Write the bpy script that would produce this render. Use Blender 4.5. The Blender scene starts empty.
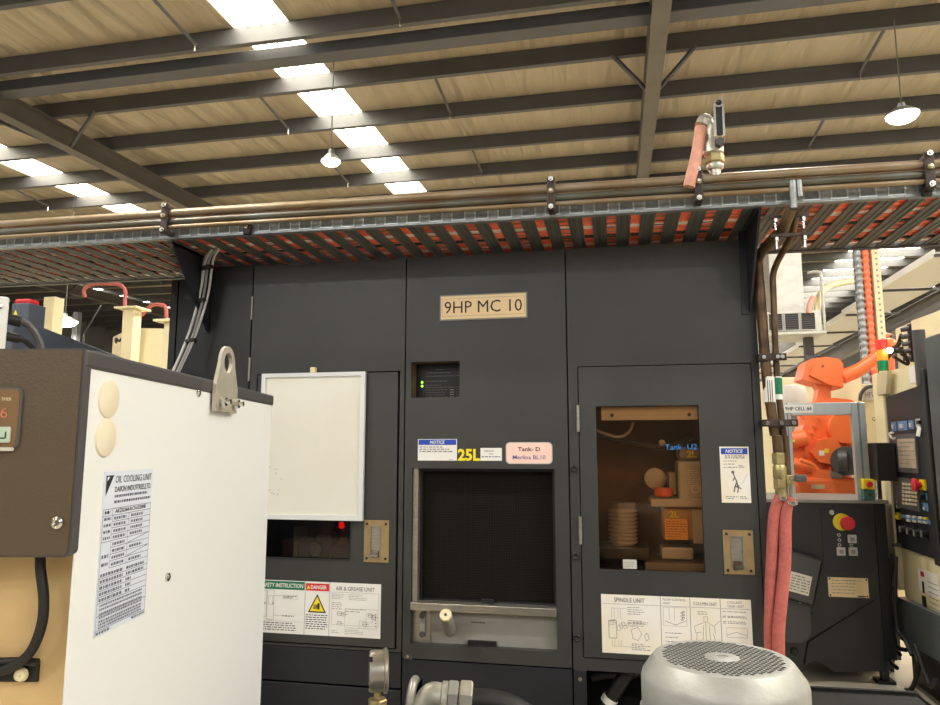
import bpy, bmesh, math, random
from mathutils import Vector, Matrix
random.seed(7)
SC = bpy.context.scene
COL = SC.collection
PI = math.pi

# ------------------------------------------------------------------ materials
def lin(c):
    return tuple(((v / 255) / 12.92 if v / 255 <= 0.04045 else ((v / 255 + 0.055) / 1.055) ** 2.4) for v in c) + (1.0,)

MATS = {}
def mat(name, rgb, rough=0.5, metal=0.0, var=0.0, scale=6.0, bump=0.0, stretch=(1, 1, 1), bscale=None, spec=0.5, rgb2=None, coat=0.0):
    if name in MATS:
        return MATS[name]
    m = bpy.data.materials.new(name)
    m.use_nodes = True
    nt = m.node_tree
    b = nt.nodes['Principled BSDF']
    b.inputs['Base Color'].default_value = lin(rgb)
    b.inputs['Roughness'].default_value = rough
    b.inputs['Metallic'].default_value = metal
    b.inputs['Specular IOR Level'].default_value = spec
    b.inputs['Coat Weight'].default_value = coat
    if var or bump or rgb2:
        tc = nt.nodes.new('ShaderNodeTexCoord')
        mp = nt.nodes.new('ShaderNodeMapping')
        mp.inputs['Scale'].default_value = stretch
        nt.links.new(tc.outputs['Object'], mp.inputs['Vector'])
        n = nt.nodes.new('ShaderNodeTexNoise')
        n.inputs['Scale'].default_value = scale
        n.inputs['Detail'].default_value = 5
        nt.links.new(mp.outputs['Vector'], n.inputs['Vector'])
        if var or rgb2:
            r = nt.nodes.new('ShaderNodeValToRGB')
            a = lin(rgb)
            if rgb2:
                lo, hi = a, lin(rgb2)
            else:
                lo = tuple(v * (1 - var) for v in a[:3]) + (1,)
                hi = tuple(min(1, v * (1 + var)) for v in a[:3]) + (1,)
            r.color_ramp.elements[0].position = 0.35
            r.color_ramp.elements[1].position = 0.65
            r.color_ramp.elements[0].color = lo
            r.color_ramp.elements[1].color = hi
            nt.links.new(n.outputs['Fac'], r.inputs['Fac'])
            nt.links.new(r.outputs['Color'], b.inputs['Base Color'])
        if bump:
            bp = nt.nodes.new('ShaderNodeBump')
            bp.inputs['Strength'].default_value = bump
            bp.inputs['Distance'].default_value = 0.02
            src = n
            if bscale:
                src = nt.nodes.new('ShaderNodeTexNoise')
                src.inputs['Scale'].default_value = bscale
                nt.links.new(mp.outputs['Vector'], src.inputs['Vector'])
            nt.links.new(src.outputs['Fac'], bp.inputs['Height'])
            nt.links.new(bp.outputs['Normal'], b.inputs['Normal'])
    MATS[name] = m
    return m

def emit(name, rgb, strength):
    m = bpy.data.materials.new(name)
    m.use_nodes = True
    b = m.node_tree.nodes['Principled BSDF']
    b.inputs['Base Color'].default_value = lin(rgb)
    b.inputs['Emission Color'].default_value = lin(rgb)
    b.inputs['Emission Strength'].default_value = strength
    MATS[name] = m
    return m

def pane(name, tint, gloss=0.08, rough=0.03):
    m = bpy.data.materials.new(name)
    m.use_nodes = True
    nt = m.node_tree
    nt.nodes.remove(nt.nodes['Principled BSDF'])
    t = nt.nodes.new('ShaderNodeBsdfTransparent')
    t.inputs['Color'].default_value = lin(tint)
    g = nt.nodes.new('ShaderNodeBsdfGlossy')
    g.inputs['Roughness'].default_value = rough
    g.inputs['Color'].default_value = (1, 1, 1, 1)
    f = nt.nodes.new('ShaderNodeFresnel')
    f.inputs['IOR'].default_value = 1.45
    mx = nt.nodes.new('ShaderNodeMixShader')
    nt.links.new(f.outputs['Fac'], mx.inputs['Fac'])
    nt.links.new(t.outputs['BSDF'], mx.inputs[1])
    nt.links.new(g.outputs['BSDF'], mx.inputs[2])
    nt.links.new(mx.outputs['Shader'], nt.nodes['Material Output'].inputs['Surface'])
    MATS[name] = m
    return m

CHAR = mat('charcoal_paint', (56, 56, 55), 0.42, var=0.10, scale=3, bump=0.02, bscale=120)
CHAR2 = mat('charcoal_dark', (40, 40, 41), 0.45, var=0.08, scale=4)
NAVY = mat('navy_black_paint_and_shade', (30, 32, 38), 0.45, var=0.1, scale=4)  # on the lower machine panels this darker tone carries the shade near the floor
BLACK = mat('black', (18, 18, 19), 0.5)
GAP = mat('shadow_gap', (10, 10, 10), 0.8)
RUBBER = mat('rubber_black', (22, 22, 22), 0.55)
PLATE = mat('bronze_plate', (176, 152, 112), 0.35, metal=0.6, var=0.08, scale=20)
STEEL = mat('brushed_steel', (170, 166, 156), 0.35, metal=0.8, var=0.1, scale=18, stretch=(1, 1, 8))
KEYGREEN = mat('pale_green_key', (176, 200, 178), 0.5)
LINK = mat('faint_plate_ink', (104, 106, 122), 0.5)
ZINC = mat('zinc_plate', (178, 173, 160), 0.42, metal=0.35, var=0.08, scale=30)
CAPW = mat('ivory_cap', (216, 206, 184), 0.45)
CHROME = mat('chrome', (205, 203, 196), 0.18, metal=1.0)
GALV = mat('galvanised', (150, 154, 156), 0.42, metal=0.55, var=0.18, scale=40)
GALVHOLE = mat('galv_recess', (126, 131, 134), 0.5, metal=0.4, var=0.15, scale=60)
GREYP = mat('grey_panel', (140, 138, 132), 0.5, var=0.06, scale=10)
CREAM = mat('cream_paint', (226, 214, 176), 0.45, var=0.04, scale=3)
CREAMD = mat('cream_shade', (196, 184, 150), 0.5, var=0.05, scale=3)
WHITE = mat('white_enamel', (217, 219, 220), 0.4, var=0.015, scale=2)
BROWNBOX = mat('brown_plastic', (84, 70, 54), 0.42, bump=0.1, bscale=350, var=0.03, scale=3)
BAND = mat('dark_grey_trim', (70, 68, 70), 0.45)
TAN = mat('tan_body', (203, 172, 122), 0.5, var=0.12, scale=9)
PAPER = mat('white_label', (232, 231, 228), 0.5)
PAPERY = mat('yellowed_label', (232, 230, 226), 0.5, rgb2=(228, 218, 194), scale=5)
LABELBLUE = mat('blueish_label', (203, 210, 224), 0.4)
CREAMP = mat('cream_card', (243, 216, 170), 0.5)
PINK = mat('pink_label', (248, 208, 196), 0.5)
INK = mat('ink', (34, 34, 36), 0.6)
GREYINK = mat('grey_ink', (140, 138, 136), 0.6)
MIDINK = mat('mid_ink', (96, 95, 96), 0.6)
BLUEINK = mat('blue_ink', (66, 74, 150), 0.6)
HEADBLUE = mat('header_blue', (24, 72, 178), 0.45)
GREEN = mat('header_green', (0, 112, 76), 0.45)
REDH = mat('header_red', (208, 34, 44), 0.45)
YELLOW = mat('yellow_mark', (240, 218, 40), 0.45)
PENBLUE = mat('pen_blue', (40, 130, 205), 0.5)
ORANGE = mat('robot_orange', (238, 116, 60), 0.38, var=0.05, scale=4)
ORANGEH = mat('orange_conduit', (242, 122, 84), 0.45, var=0.1, scale=8)
WCABLE = mat('white_cable', (222, 216, 204), 0.5)
GCABLE = mat('grey_cable', (110, 110, 112), 0.5)
SLAT = mat('tray_slat_paint', (104, 105, 100), 0.42, metal=0.3, var=0.08, scale=10)
PIPEBROWN = mat('oily_brown_pipe', (112, 88, 62), 0.38, metal=0.5, rgb2=(74, 57, 44), scale=14, bump=0.1)
PIPETAN = mat('tan_steel_pipe', (150, 136, 116), 0.38, metal=0.5, rgb2=(132, 110, 80), scale=5, bump=0.05)
PIPEDARK = mat('dark_steel_pipe', (98, 100, 94), 0.35, metal=0.5, rgb2=(84, 76, 60), scale=5)
CLAMP = mat('clamp_dark', (62, 52, 48), 0.5, metal=0.4, var=0.2, scale=40)
HOSE = mat('red_fabric_hose', (176, 92, 84), 0.75, var=0.12, scale=60, bump=0.3, bscale=300)
PINKHOSE = mat('pink_hose', (206, 148, 128), 0.6, var=0.1, scale=40)
BRASS = mat('dirty_brass', (164, 150, 108), 0.38, metal=0.7, var=0.25, scale=40)
IRON = mat('galvanised_iron', (186, 184, 174), 0.42, metal=0.6, var=0.15, scale=40, bump=0.1)
MOTOR = mat('silver_paint', (160, 160, 156), 0.46, metal=0.35, var=0.07, scale=9, bump=0.04, bscale=90)
DARKSPECK = mat('oily_black_steel', (15, 15, 15), 0.6, rgb2=(26, 26, 25), scale=60, spec=.2)
PURLIN = mat('purlin_steel', (84, 84, 88), 0.5, metal=0.15, var=0.06, scale=3)
RAFTER = mat('rafter_steel', (100, 95, 88), 0.5, metal=0.1, var=0.08, scale=3)
AMBERIN = mat('cavity_tan', (176, 140, 92), 0.7, var=0.15, scale=4)
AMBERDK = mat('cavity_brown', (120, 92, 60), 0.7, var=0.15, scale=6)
LGREY = mat('light_grey_plastic', (196, 192, 184), 0.5)
NOTE = mat('orange_note', (246, 176, 92), 0.6)
BOARD = mat('whiteboard_face', (226, 224, 214), 0.3, rgb2=(220, 217, 204), scale=2.5)
ALU = mat('aluminium_profile', (186, 192, 192), 0.35, metal=0.6, var=0.06, scale=10)
SCREEN = mat('grey_screen', (196, 176, 158), 0.35, rgb2=(176, 158, 144), scale=25)
PANELGREY = mat('dark_grey_plastic', (84, 84, 84), 0.5)
BTN = mat('beige_key', (208, 196, 166), 0.5)
BLUEPANEL = mat('blue_panel', (92, 128, 178), 0.5)
KEYGREY = mat('key_grey', (190, 190, 186), 0.5)
TEAL = mat('teal_panel', (60, 110, 108), 0.5)
NAVYM = mat('navy_machine', (74, 80, 94), 0.45, var=0.1, scale=3)
HVAC = mat('duct_sheet', (176, 174, 166), 0.5, metal=0.2, var=0.1, scale=5, stretch=(1, 1, 2))
DARKGLASS = mat('dark_metal_door', (104, 110, 114), 0.3, metal=0.4, var=0.12, scale=3)
REDLAMP = emit('red_lamp', (255, 30, 24), 3.0)
AMBERLAMP = emit('amber_lens', (255, 140, 40), 0.6)
GREENLENS = mat('green_lens', (20, 130, 84), 0.3)
LAMPGLOW = emit('lamp_glow', (255, 250, 238), 14.0)
SKYGLOW = emit('skylight_sheet', (255, 248, 226), 15.0)
LEDG = emit('green_led', (160, 255, 60), 2.5)
DIGIT = emit('red_digits', (190, 110, 84), 0.12)
SMOKE = pane('smoked_pane', (176, 162, 160))
AMBER = pane('amber_pane', (250, 234, 213))
CLEAR = pane('clear_pane', (225, 230, 228))

def mesh_screen_mat():
    m = bpy.data.materials.new('woven_mesh_screen')
    m.use_nodes = True
    nt = m.node_tree
    b = nt.nodes['Principled BSDF']
    b.inputs['Roughness'].default_value = 0.7
    b.inputs['Specular IOR Level'].default_value = 0.1
    tc = nt.nodes.new('ShaderNodeTexCoord')
    mp = nt.nodes.new('ShaderNodeMapping')
    mp.inputs['Rotation'].default_value = (PI / 2, 0, 0)
    nt.links.new(tc.outputs['Object'], mp.inputs['Vector'])
    br = nt.nodes.new('ShaderNodeTexBrick')
    br.offset = 0.0
    br.inputs['Scale'].default_value = 1.0
    br.inputs['Mortar Size'].default_value = 0.0014
    br.inputs['Mortar Smooth'].default_value = 0.2
    br.inputs['Brick Width'].default_value = 0.0105
    br.inputs['Row Height'].default_value = 0.0105
    br.inputs['Color1'].default_value = lin((12, 11, 10))
    br.inputs['Color2'].default_value = lin((16, 15, 13))
    br.inputs['Mortar'].default_value = lin((34, 31, 26))
    nt.links.new(mp.outputs['Vector'], br.inputs['Vector'])
    nt.links.new(br.outputs['Color'], b.inputs['Base Color'])
    MATS['woven'] = m
    return m
WOVEN = mesh_screen_mat()

def foil_mat():
    m = bpy.data.materials.new('roof_foil')
    m.use_nodes = True
    nt = m.node_tree
    b = nt.nodes['Principled BSDF']
    b.inputs['Roughness'].default_value = 0.45
    b.inputs['Metallic'].default_value = 0.12
    tc = nt.nodes.new('ShaderNodeTexCoord')
    mp = nt.nodes.new('ShaderNodeMapping')
    mp.inputs['Scale'].default_value = (5.0, 0.55, 1)
    mp.inputs['Rotation'].default_value = (0, 0, 0.05)
    nt.links.new(tc.outputs['Object'], mp.inputs['Vector'])
    n1 = nt.nodes.new('ShaderNodeTexNoise')
    n1.inputs['Scale'].default_value = 1.3
    n1.inputs['Detail'].default_value = 4
    n1.inputs['Distortion'].default_value = 0.8
    nt.links.new(mp.outputs['Vector'], n1.inputs['Vector'])
    w = nt.nodes.new('ShaderNodeTexWave')
    w.bands_direction = 'X'
    w.inputs['Scale'].default_value = 0.14
    w.inputs['Distortion'].default_value = 9.0
    w.inputs['Detail'].default_value = 3
    w.inputs['Detail Scale'].default_value = 1.4
    nt.links.new(mp.outputs['Vector'], w.inputs['Vector'])
    add = nt.nodes.new('ShaderNodeMath')
    add.operation = 'ADD'
    nt.links.new(n1.outputs['Fac'], add.inputs[0])
    nt.links.new(w.outputs['Fac'], add.inputs[1])
    bp = nt.nodes.new('ShaderNodeBump')
    bp.inputs['Strength'].default_value = 0.8
    bp.inputs['Distance'].default_value = 0.06
    nt.links.new(add.outputs['Value'], bp.inputs['Height'])
    nt.links.new(bp.outputs['Normal'], b.inputs['Normal'])
    r = nt.nodes.new('ShaderNodeValToRGB')
    r.color_ramp.elements[0].color = lin((158, 146, 126))
    r.color_ramp.elements[1].color = lin((178, 164, 142))
    nt.links.new(n1.outputs['Fac'], r.inputs['Fac'])
    nt.links.new(r.outputs['Color'], b.inputs['Base Color'])
    MATS['foil'] = m
    return m
FOIL = foil_mat()
FLOORM = mat('concrete_floor', (190, 181, 162), 0.4, var=0.08, scale=1.5)
WALLM = mat('sheet_wall', (92, 92, 92), 0.6, var=0.1, scale=2)

# ------------------------------------------------------------------ camera
F_PX, PITCH, YAW = 708.6, math.radians(7.728), math.radians(11.638)
CAM = Vector((0, -3.0, 1.55))
FWD = Vector((-math.sin(YAW) * math.cos(PITCH), math.cos(YAW) * math.cos(PITCH), math.sin(PITCH)))
RIGHT = Vector((math.cos(YAW), math.sin(YAW), 0))
UP = RIGHT.cross(FWD)
cd = bpy.data.cameras.new('camera')
cam = bpy.data.objects.new('camera', cd)
COL.objects.link(cam)
R3 = Matrix((RIGHT, UP, -FWD)).transposed()
cam.matrix_world = Matrix.Translation(CAM) @ R3.to_4x4()
cd.sensor_fit = 'HORIZONTAL'
cd.sensor_width = 36
cd.lens = F_PX / 940 * 36
cd.clip_start = 0.02
cd.clip_end = 200
SC.camera = cam

# surveying helper: a sight line of the photograph met with a plane of the hall
def sight(px, py):
    return FWD * F_PX + RIGHT * (px - 470) - UP * (py - 352.5)
def onY(px, py, Y):
    d = sight(px, py)
    return CAM + d * ((Y - CAM.y) / d.y)
def onX(px, py, X):
    d = sight(px, py)
    return CAM + d * ((X - CAM.x) / d.x)

# ------------------------------------------------------------------ mesh builder
class MB:
    DEF = None
    def __init__(s, M=None):
        s.v, s.f, s.m, s.s, s.mats, s.M = [], [], [], [], [], (M if M is not None else MB.DEF)
    def mi(s, m):
        if m not in s.mats:
            s.mats.append(m)
        return s.mats.index(m)
    def add(s, vs, fs, m, smooth=False):
        o = len(s.v)
        k = s.mi(m)
        for v in vs:
            v = Vector(v)
            s.v.append(s.M @ v if s.M else v)
        for f in fs:
            s.f.append([i + o for i in f])
            s.m.append(k)
            s.s.append(smooth)
        return s
    def box(s, x0, x1, y0, y1, z0, z1, m, bev=0, seg=2):
        if bev:
            bm = bmesh.new()
            bmesh.ops.create_cube(bm, size=1)
            for v in bm.verts:
                v.co = Vector(((x0 + x1) / 2 + v.co.x * (x1 - x0), (y0 + y1) / 2 + v.co.y * (y1 - y0), (z0 + z1) / 2 + v.co.z * (z1 - z0)))
            bmesh.ops.bevel(bm, geom=bm.edges[:], offset=bev, segments=seg, profile=0.5, affect='EDGES')
            bm.verts.index_update()
            s.add([v.co.copy() for v in bm.verts], [[v.index for v in f.verts] for f in bm.faces], m, False)
            bm.free()
            return s
        vs = [(x, y, z) for x in (x0, x1) for y in (y0, y1) for z in (z0, z1)]
        return s.add(vs, [(0, 1, 3, 2), (4, 6, 7, 5), (0, 4, 5, 1), (2, 3, 7, 6), (0, 2, 6, 4), (1, 5, 7, 3)], m)
    def prism(s, pts, axis, a, b, m):
        n = len(pts)
        def p3(p, t):
            return {'x': (t, p[0], p[1]), 'y': (p[0], t, p[1]), 'z': (p[0], p[1], t)}[axis]
        vs = [p3(p, a) for p in pts] + [p3(p, b) for p in pts]
        fs = [list(range(n))[::-1], list(range(n, 2 * n))] + [(i, (i + 1) % n, n + (i + 1) % n, n + i) for i in range(n)]
        return s.add(vs, fs, m)
    def plate(s, x0, x1, z0, z1, holes, y0, y1, m):
        xs = sorted({x0, x1, *[h[0] for h in holes], *[h[1] for h in holes]})
        zs = sorted({z0, z1, *[h[2] for h in holes], *[h[3] for h in holes]})
        def solid(i, j):
            if i < 0 or j < 0 or i >= len(xs) - 1 or j >= len(zs) - 1:
                return False
            cx, cz = (xs[i] + xs[i + 1]) / 2, (zs[j] + zs[j + 1]) / 2
            return not any(h[0] < cx < h[1] and h[2] < cz < h[3] for h in holes)
        for i in range(len(xs) - 1):
            for j in range(len(zs) - 1):
                if not solid(i, j):
                    continue
                a, b, c, d = xs[i], xs[i + 1], zs[j], zs[j + 1]
                V8 = [(a, y0, c), (b, y0, c), (b, y0, d), (a, y0, d), (a, y1, c), (b, y1, c), (b, y1, d), (a, y1, d)]
                fs = [(0, 1, 2, 3), (7, 6, 5, 4)]
                if not solid(i - 1, j): fs.append((0, 3, 7, 4))
                if not solid(i + 1, j): fs.append((1, 5, 6, 2))
                if not solid(i, j - 1): fs.append((0, 4, 5, 1))
                if not solid(i, j + 1): fs.append((3, 2, 6, 7))
                s.add(V8, fs, m)
        return s
    def tube(s, pts, r, m, seg=10, smooth_path=True, sub=6, caps=True):
        P = [Vector(p) for p in pts]
        if smooth_path and len(P) > 2:
            Q = []
            for i in range(len(P) - 1):
                p0, p1, p2, p3 = P[max(i - 1, 0)], P[i], P[i + 1], P[min(i + 2, len(P) - 1)]
                for k in range(sub):
                    t = k / sub
                    Q.append(0.5 * ((2 * p1) + (p2 - p0) * t + (2 * p0 - 5 * p1 + 4 * p2 - p3) * t * t + (3 * p1 - p0 - 3 * p2 + p3) * t ** 3))
            Q.append(P[-1])
            P = Q
        n = len(P)
        rr = r if isinstance(r, (list, tuple)) else [r] * n
        if len(rr) != n:
            rr = [rr[0] + (rr[-1] - rr[0]) * i / (n - 1) for i in range(n)]
        vs, fs = [], []
        nrm = None
        for i in range(n):
            t = (P[min(i + 1, n - 1)] - P[max(i - 1, 0)]).normalized()
            if nrm is None:
                a = Vector((0, 0, 1)) if abs(t.z) < 0.9 else Vector((1, 0, 0))
                nrm = (a - t * a.dot(t)).normalized()
            else:
                nrm = (nrm - t * nrm.dot(t)).normalized()
            bn = t.cross(nrm)
            for k in range(seg):
                an = 2 * PI * k / seg
                vs.append(P[i] + (nrm * math.cos(an) + bn * math.sin(an)) * rr[i])
        for i in range(n - 1):
            for k in range(seg):
                fs.append((i * seg + k, i * seg + (k + 1) % seg, (i + 1) * seg + (k + 1) % seg, (i + 1) * seg + k))
        s.add(vs, fs, m, True)
        if caps:
            s.add(vs[:seg], [list(range(seg))[::-1]], m)
            s.add(vs[-seg:], [list(range(seg))], m)
        return s
    def lathe(s, prof, p0, ax, m, seg=24, smooth=True):
        p0, ax = Vector(p0), Vector(ax).normalized()
        a = Vector((0, 0, 1)) if abs(ax.z) < 0.9 else Vector((1, 0, 0))
        n = (a - ax * a.dot(ax)).normalized()
        b = ax.cross(n)
        # sharp profile corners get their own ring so they shade crisply
        for q in range(len(prof) - 1):
            vs, fs = [], []
            for r, h in (prof[q], prof[q + 1]):
                for k in range(seg):
                    an = 2 * PI * k / seg
                    vs.append(p0 + ax * h + (n * math.cos(an) + b * math.sin(an)) * max(r, 1e-5))
            for k in range(seg):
                fs.append((k, (k + 1) % seg, seg + (k + 1) % seg, seg + k))
            s.add(vs, fs, m, smooth)
        return s
    def cyl(s, p0, p1, r, m, seg=16, r1=None):
        p0, p1 = Vector(p0), Vector(p1)
        L = (p1 - p0).length
        r1 = r if r1 is None else r1
        return s.lathe([(0, 0), (r, 0), (r1, L), (0, L)], p0, p1 - p0, m, seg)
    def ball(s, c, r, m, seg=16, sq=(1, 1, 1)):
        c = Vector(c)
        n = seg // 2
        vs, fs = [], []
        for i in range(n + 1):
            th = PI * i / n
            for k in range(seg):
                ph = 2 * PI * k / seg
                vs.append(c + Vector((r * sq[0] * math.sin(th) * math.cos(ph), r * sq[1] * math.sin(th) * math.sin(ph), r * sq[2] * math.cos(th))))
        for i in range(n):
            for k in range(seg):
                fs.append((i * seg + k, i * seg + (k + 1) % seg, (i + 1) * seg + (k + 1) % seg, (i + 1) * seg + k))
        return s.add(vs, fs, m, True)
    def hexnut(s, p0, p1, r, m):
        p0, p1 = Vector(p0), Vector(p1)
        L = (p1 - p0).length
        return s.lathe([(0, 0), (r * 0.9, 0), (r, L * 0.12), (r, L * 0.88), (r * 0.9, L), (0, L)], p0, p1 - p0, m, 6, False)
    def text(s, txt, o, ux, uz, h, m, width=None, align='l', bold=0.0, shear=0.0):
        cu = bpy.data.curves.new('tmp', 'FONT')
        cu.body = txt
        cu.offset = bold
        cu.shear = shear
        cu.resolution_u = 2
        ob = bpy.data.objects.new('tmp', cu)
        me = bpy.data.meshes.new_from_object(ob)
        xs = [v.co.x for v in me.vertices] or [0, 1]
        ys = [v.co.y for v in me.vertices] or [0, 1]
        x0, x1, y0, y1 = min(xs), max(xs), min(ys), max(ys)
        k = h / 0.69
        kx = width / (x1 - x0) if width else k
        W = (x1 - x0) * kx
        sh = {'l': 0, 'c': -W / 2, 'r': -W}[align]
        o, ux, uz = Vector(o), Vector(ux).normalized(), Vector(uz).normalized()
        s.add([o + ux * ((v.co.x - x0) * kx + sh) + uz * (v.co.y * k) for v in me.vertices], [list(p.vertices) for p in me.polygons], m)
        bpy.data.objects.remove(ob)
        bpy.data.meshes.remove(me)
        bpy.data.curves.remove(cu)
        return s
    def build(s, name, parent=None, fix=True):
        W = world_of(parent).inverted() if parent else Matrix()
        me = bpy.data.meshes.new(name)
        me.from_pydata([W @ v for v in s.v], [], s.f)
        for m in s.mats:
            me.materials.append(m)
        me.polygons.foreach_set('material_index', s.m)
        me.polygons.foreach_set('use_smooth', s.s)
        if fix:
            bm = bmesh.new()
            bm.from_mesh(me)
            bmesh.ops.remove_doubles(bm, verts=bm.verts, dist=1e-6)
            bmesh.ops.recalc_face_normals(bm, faces=bm.faces)
            ang = math.radians(38)
            for e in bm.edges:
                e.smooth = len(e.link_faces) == 2 and e.calc_face_angle(0) < ang
            bm.to_mesh(me)
            bm.free()
        me.update()
        o = bpy.data.objects.new(name, me)
        COL.objects.link(o)
        o.parent = parent
        return o

WORLD = {}
def world_of(o):
    M = Matrix()
    while o:
        M = WORLD.get(o.name, Matrix()) @ M if o.name in WORLD else M
        o = o.parent
    return M

def thing(name, label, cat, loc=(0, 0, 0), rotz=0.0, group=None):
    o = bpy.data.objects.new(name, None)
    COL.objects.link(o)
    o.location = loc
    o.rotation_euler = (0, 0, rotz)
    WORLD[o.name] = Matrix.Translation(Vector(loc)) @ Matrix.Rotation(rotz, 4, 'Z')
    o['label'] = label
    o['category'] = cat
    if group:
        o['group'] = group
    return o

def tag(o, label, cat, group=None):
    o['label'] = label
    o['category'] = cat
    if group:
        o['group'] = group
    return o

def struct(o):
    o['kind'] = 'structure'
    return o

def dup(root, loc, label=None, group=None):
    r = root.copy()
    COL.objects.link(r)
    r.location = loc
    if label: r['label'] = label
    if group: r['group'] = group
    for ch in list(root.children):
        c = ch.copy()
        COL.objects.link(c)
        c.parent = r
        for g in ch.children:
            d = g.copy()
            COL.objects.link(d)
            d.parent = c
    return r

# ================================================================== the hall
SLOPE = math.tan(math.radians(1.77))
def roof(Y, dz=0.0):
    return 6.3 + SLOPE * (Y + 3) + dz

fl = MB().box(-24, 24, -9, 34, -0.12, 0, FLOORM).build('floor')
struct(fl)
struct(MB().box(-24, 24, 33.8, 34, 0, 9, WALLM).build('wall_back'))
# low front and right walls added unseen, to block daylight from low angles
struct(MB().box(-24, 24, -9.2, -9, 0, 3.2, WALLM).build('daylight_block_front'))
struct(MB().box(-24.2, -24, -9, 34, 0, 8.5, WALLM).build('wall_left'))
struct(MB().box(24, 24.2, -9, 34, 0, 3.2, WALLM).build('daylight_block_right'))
# roof sheets between the skylight runs
SKY = [(-11.2, -10.45), (-4.55, -3.82), (6.7, 8.6), (14.4, 15.2), (-18.6, -17.9)]
sky_sorted = sorted(SKY)
edges = [-24] + [e for s_ in sky_sorted for e in s_] + [24]
rm = MB()
for i in range(0, len(edges), 2):
    a, b = edges[i], edges[i + 1]
    rm.prism([(-9, roof(-9, 0.23)), (34, roof(34, 0.23)), (34, roof(34, 0.30)), (-9, roof(-9, 0.30))], 'x', a, b, FOIL)
struct(rm.build('ceiling'))
for i, (a, b) in enumerate(sky_sorted):
    w = MB()
    w.prism([(-9, roof(-9, 0.25)), (34, roof(34, 0.25)), (34, roof(34, 0.27)), (-9, roof(-9, 0.27))], 'x', a + 0.005, b - 0.005, SKYGLOW)
    o = struct(w.build('window_%d' % (i + 1)))
    g = MB()
    for k in range(1, 4):
        x = a + (b - a) * k / 4
        g.prism([(-9, roof(-9, 0.225)), (34, roof(34, 0.225)), (34, roof(34, 0.237)), (-9, roof(-9, 0.237))], 'x', x - 0.008, x + 0.008, CREAMD)
    g.build('glazing_bar', o)

# purlins (C sections): spaced 1.3 m
n_p = 0
for k in range(-9, 22):
    Y = 4.46 + 1.295 * k
    z0 = roof(Y)
    p = MB()
    p.box(-24, 24, Y - 0.004, Y + 0.004, z0, z0 + 0.225, PURLIN)
    p.box(-24, 24, Y, Y + 0.075, z0, z0 + 0.008, PURLIN)
    p.box(-24, 24, Y, Y + 0.075, z0 + 0.217, z0 + 0.225, PURLIN)
    p.box(-24, 24, Y + 0.067, Y + 0.075, z0 + 0.008, z0 + 0.028, PURLIN)
    struct(p.build('roof_purlin'))
# rafters (I sections) running up the slope under the purlins
for X, w in ((0.59, 0.2), (-8.42, 0.2), (9.6, 0.2), (-17.4, 0.2), (18.6, 0.2)):
    r = MB()
    def rb(y0, y1, a, b, d0, d1):
        r.prism([(y0, roof(y0, d0)), (y1, roof(y1, d0)), (y1, roof(y1, d1)), (y0, roof(y0, d1))], 'x', a, b, RAFTER)
    rb(-9, 33.8, X - w / 2, X + w / 2, -0.33, -0.315)
    rb(-9, 33.8, X - 0.006, X + 0.006, -0.315, -0.012)
    rb(-9, 33.8, X - w / 2, X + w / 2, -0.012, 0.0)
    struct(r.build('roof_rafter'))
    # fly braces from every second purlin down to the rafter
    for k in range(-3, 14):
        if (k - 1) % 4: continue
        Y = 4.46 + 1.295 * k
        b = MB()
        for sgn in (-1, 1):
            b.tube([(X + sgn * (.85 if X < 0 else .52), Y - 0.01, roof(Y, 0.02)), (X + sgn * 0.08, Y + 0.42, roof(Y + .42, -0.3))], 0.03, PURLIN, 6)
        struct(b.build('fly_brace'))
# eave strut: a deeper box beam below the purlins
st = MB()
st.box(-24, 24, 4.72, 4.95, roof(4.8, -0.10), roof(4.8, 0.06), PURLIN, 0.01)
struct(st.build('roof_strut'))
# bridging rods between the purlins
for X in (-5.05, -2.37, 3.4, 6.1, -11.9, -14.6):
    for k in range(-4, 10):
        if k % 2 == 0: continue
        Y = 4.46 + 1.295 * k
        b = MB()
        b.tube([(X, Y + 0.08, roof(Y, 0.17)), (X, Y + 1.28, roof(Y + 1.29, 0.05))], 0.021, PURLIN, 6)
        b.cyl((X, Y + 1.25, roof(Y + 1.29, 0.05)), (X, Y + 1.25, roof(Y + 1.29, -0.05)), 0.012, CHROME, 6)
        struct(b.build('bridging_rod'))

# high-bay lamps
def lamp(px, py, D, label, r=0.13):
    d = sight(px, py)
    p = CAM + d * (D / F_PX)
    t = thing('high_bay_lamp', label, 'lamp', p, group=None)
    b = MB()
    b.lathe([(r * 0.45, 0.0), (r, -0.075), (r, -0.085), (r * 0.95, -0.085), (r * 0.42, 0.0)], p + Vector((0, 0, .04)), (0, 0, 1), ALU, 24)
    b.build('shade', t)
    MB().lathe([(0, -r * .42), (r * .45, -r * .37), (r * 0.75, -r * .22), (r * 0.94, 0.0), (r * 0.94, 0.012), (0, 0.012)], p + Vector((0, 0, -.052)), (0, 0, 1), LAMPGLOW, 24).build('lens', t)
    h = MB()
    h.cyl(p + Vector((0, 0, .03)), p + Vector((0, 0, .11)), 0.05, GALV, 14, 0.035)
    h.build('driver_housing', t)
    c = MB()
    top = roof(p.y, 0.0)
    c.cyl(p + Vector((0, 0, .11)), (p.x, p.y, top), 0.008, GCABLE, 6)
    c.build('hanging_cord', t)
    return t, p
_, LP1 = lamp(331, 158, 8.9, 'bright high bay lamp hanging below the central skylight run', 0.125)
_, LP2 = lamp(902, 112, 8.2, 'bright high bay lamp hanging on a cord at upper right', 0.18)
_, LP3 = lamp(65, 319, 13.5, 'small distant lamp glowing above the dark blue machine on the left', 0.24)

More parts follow.
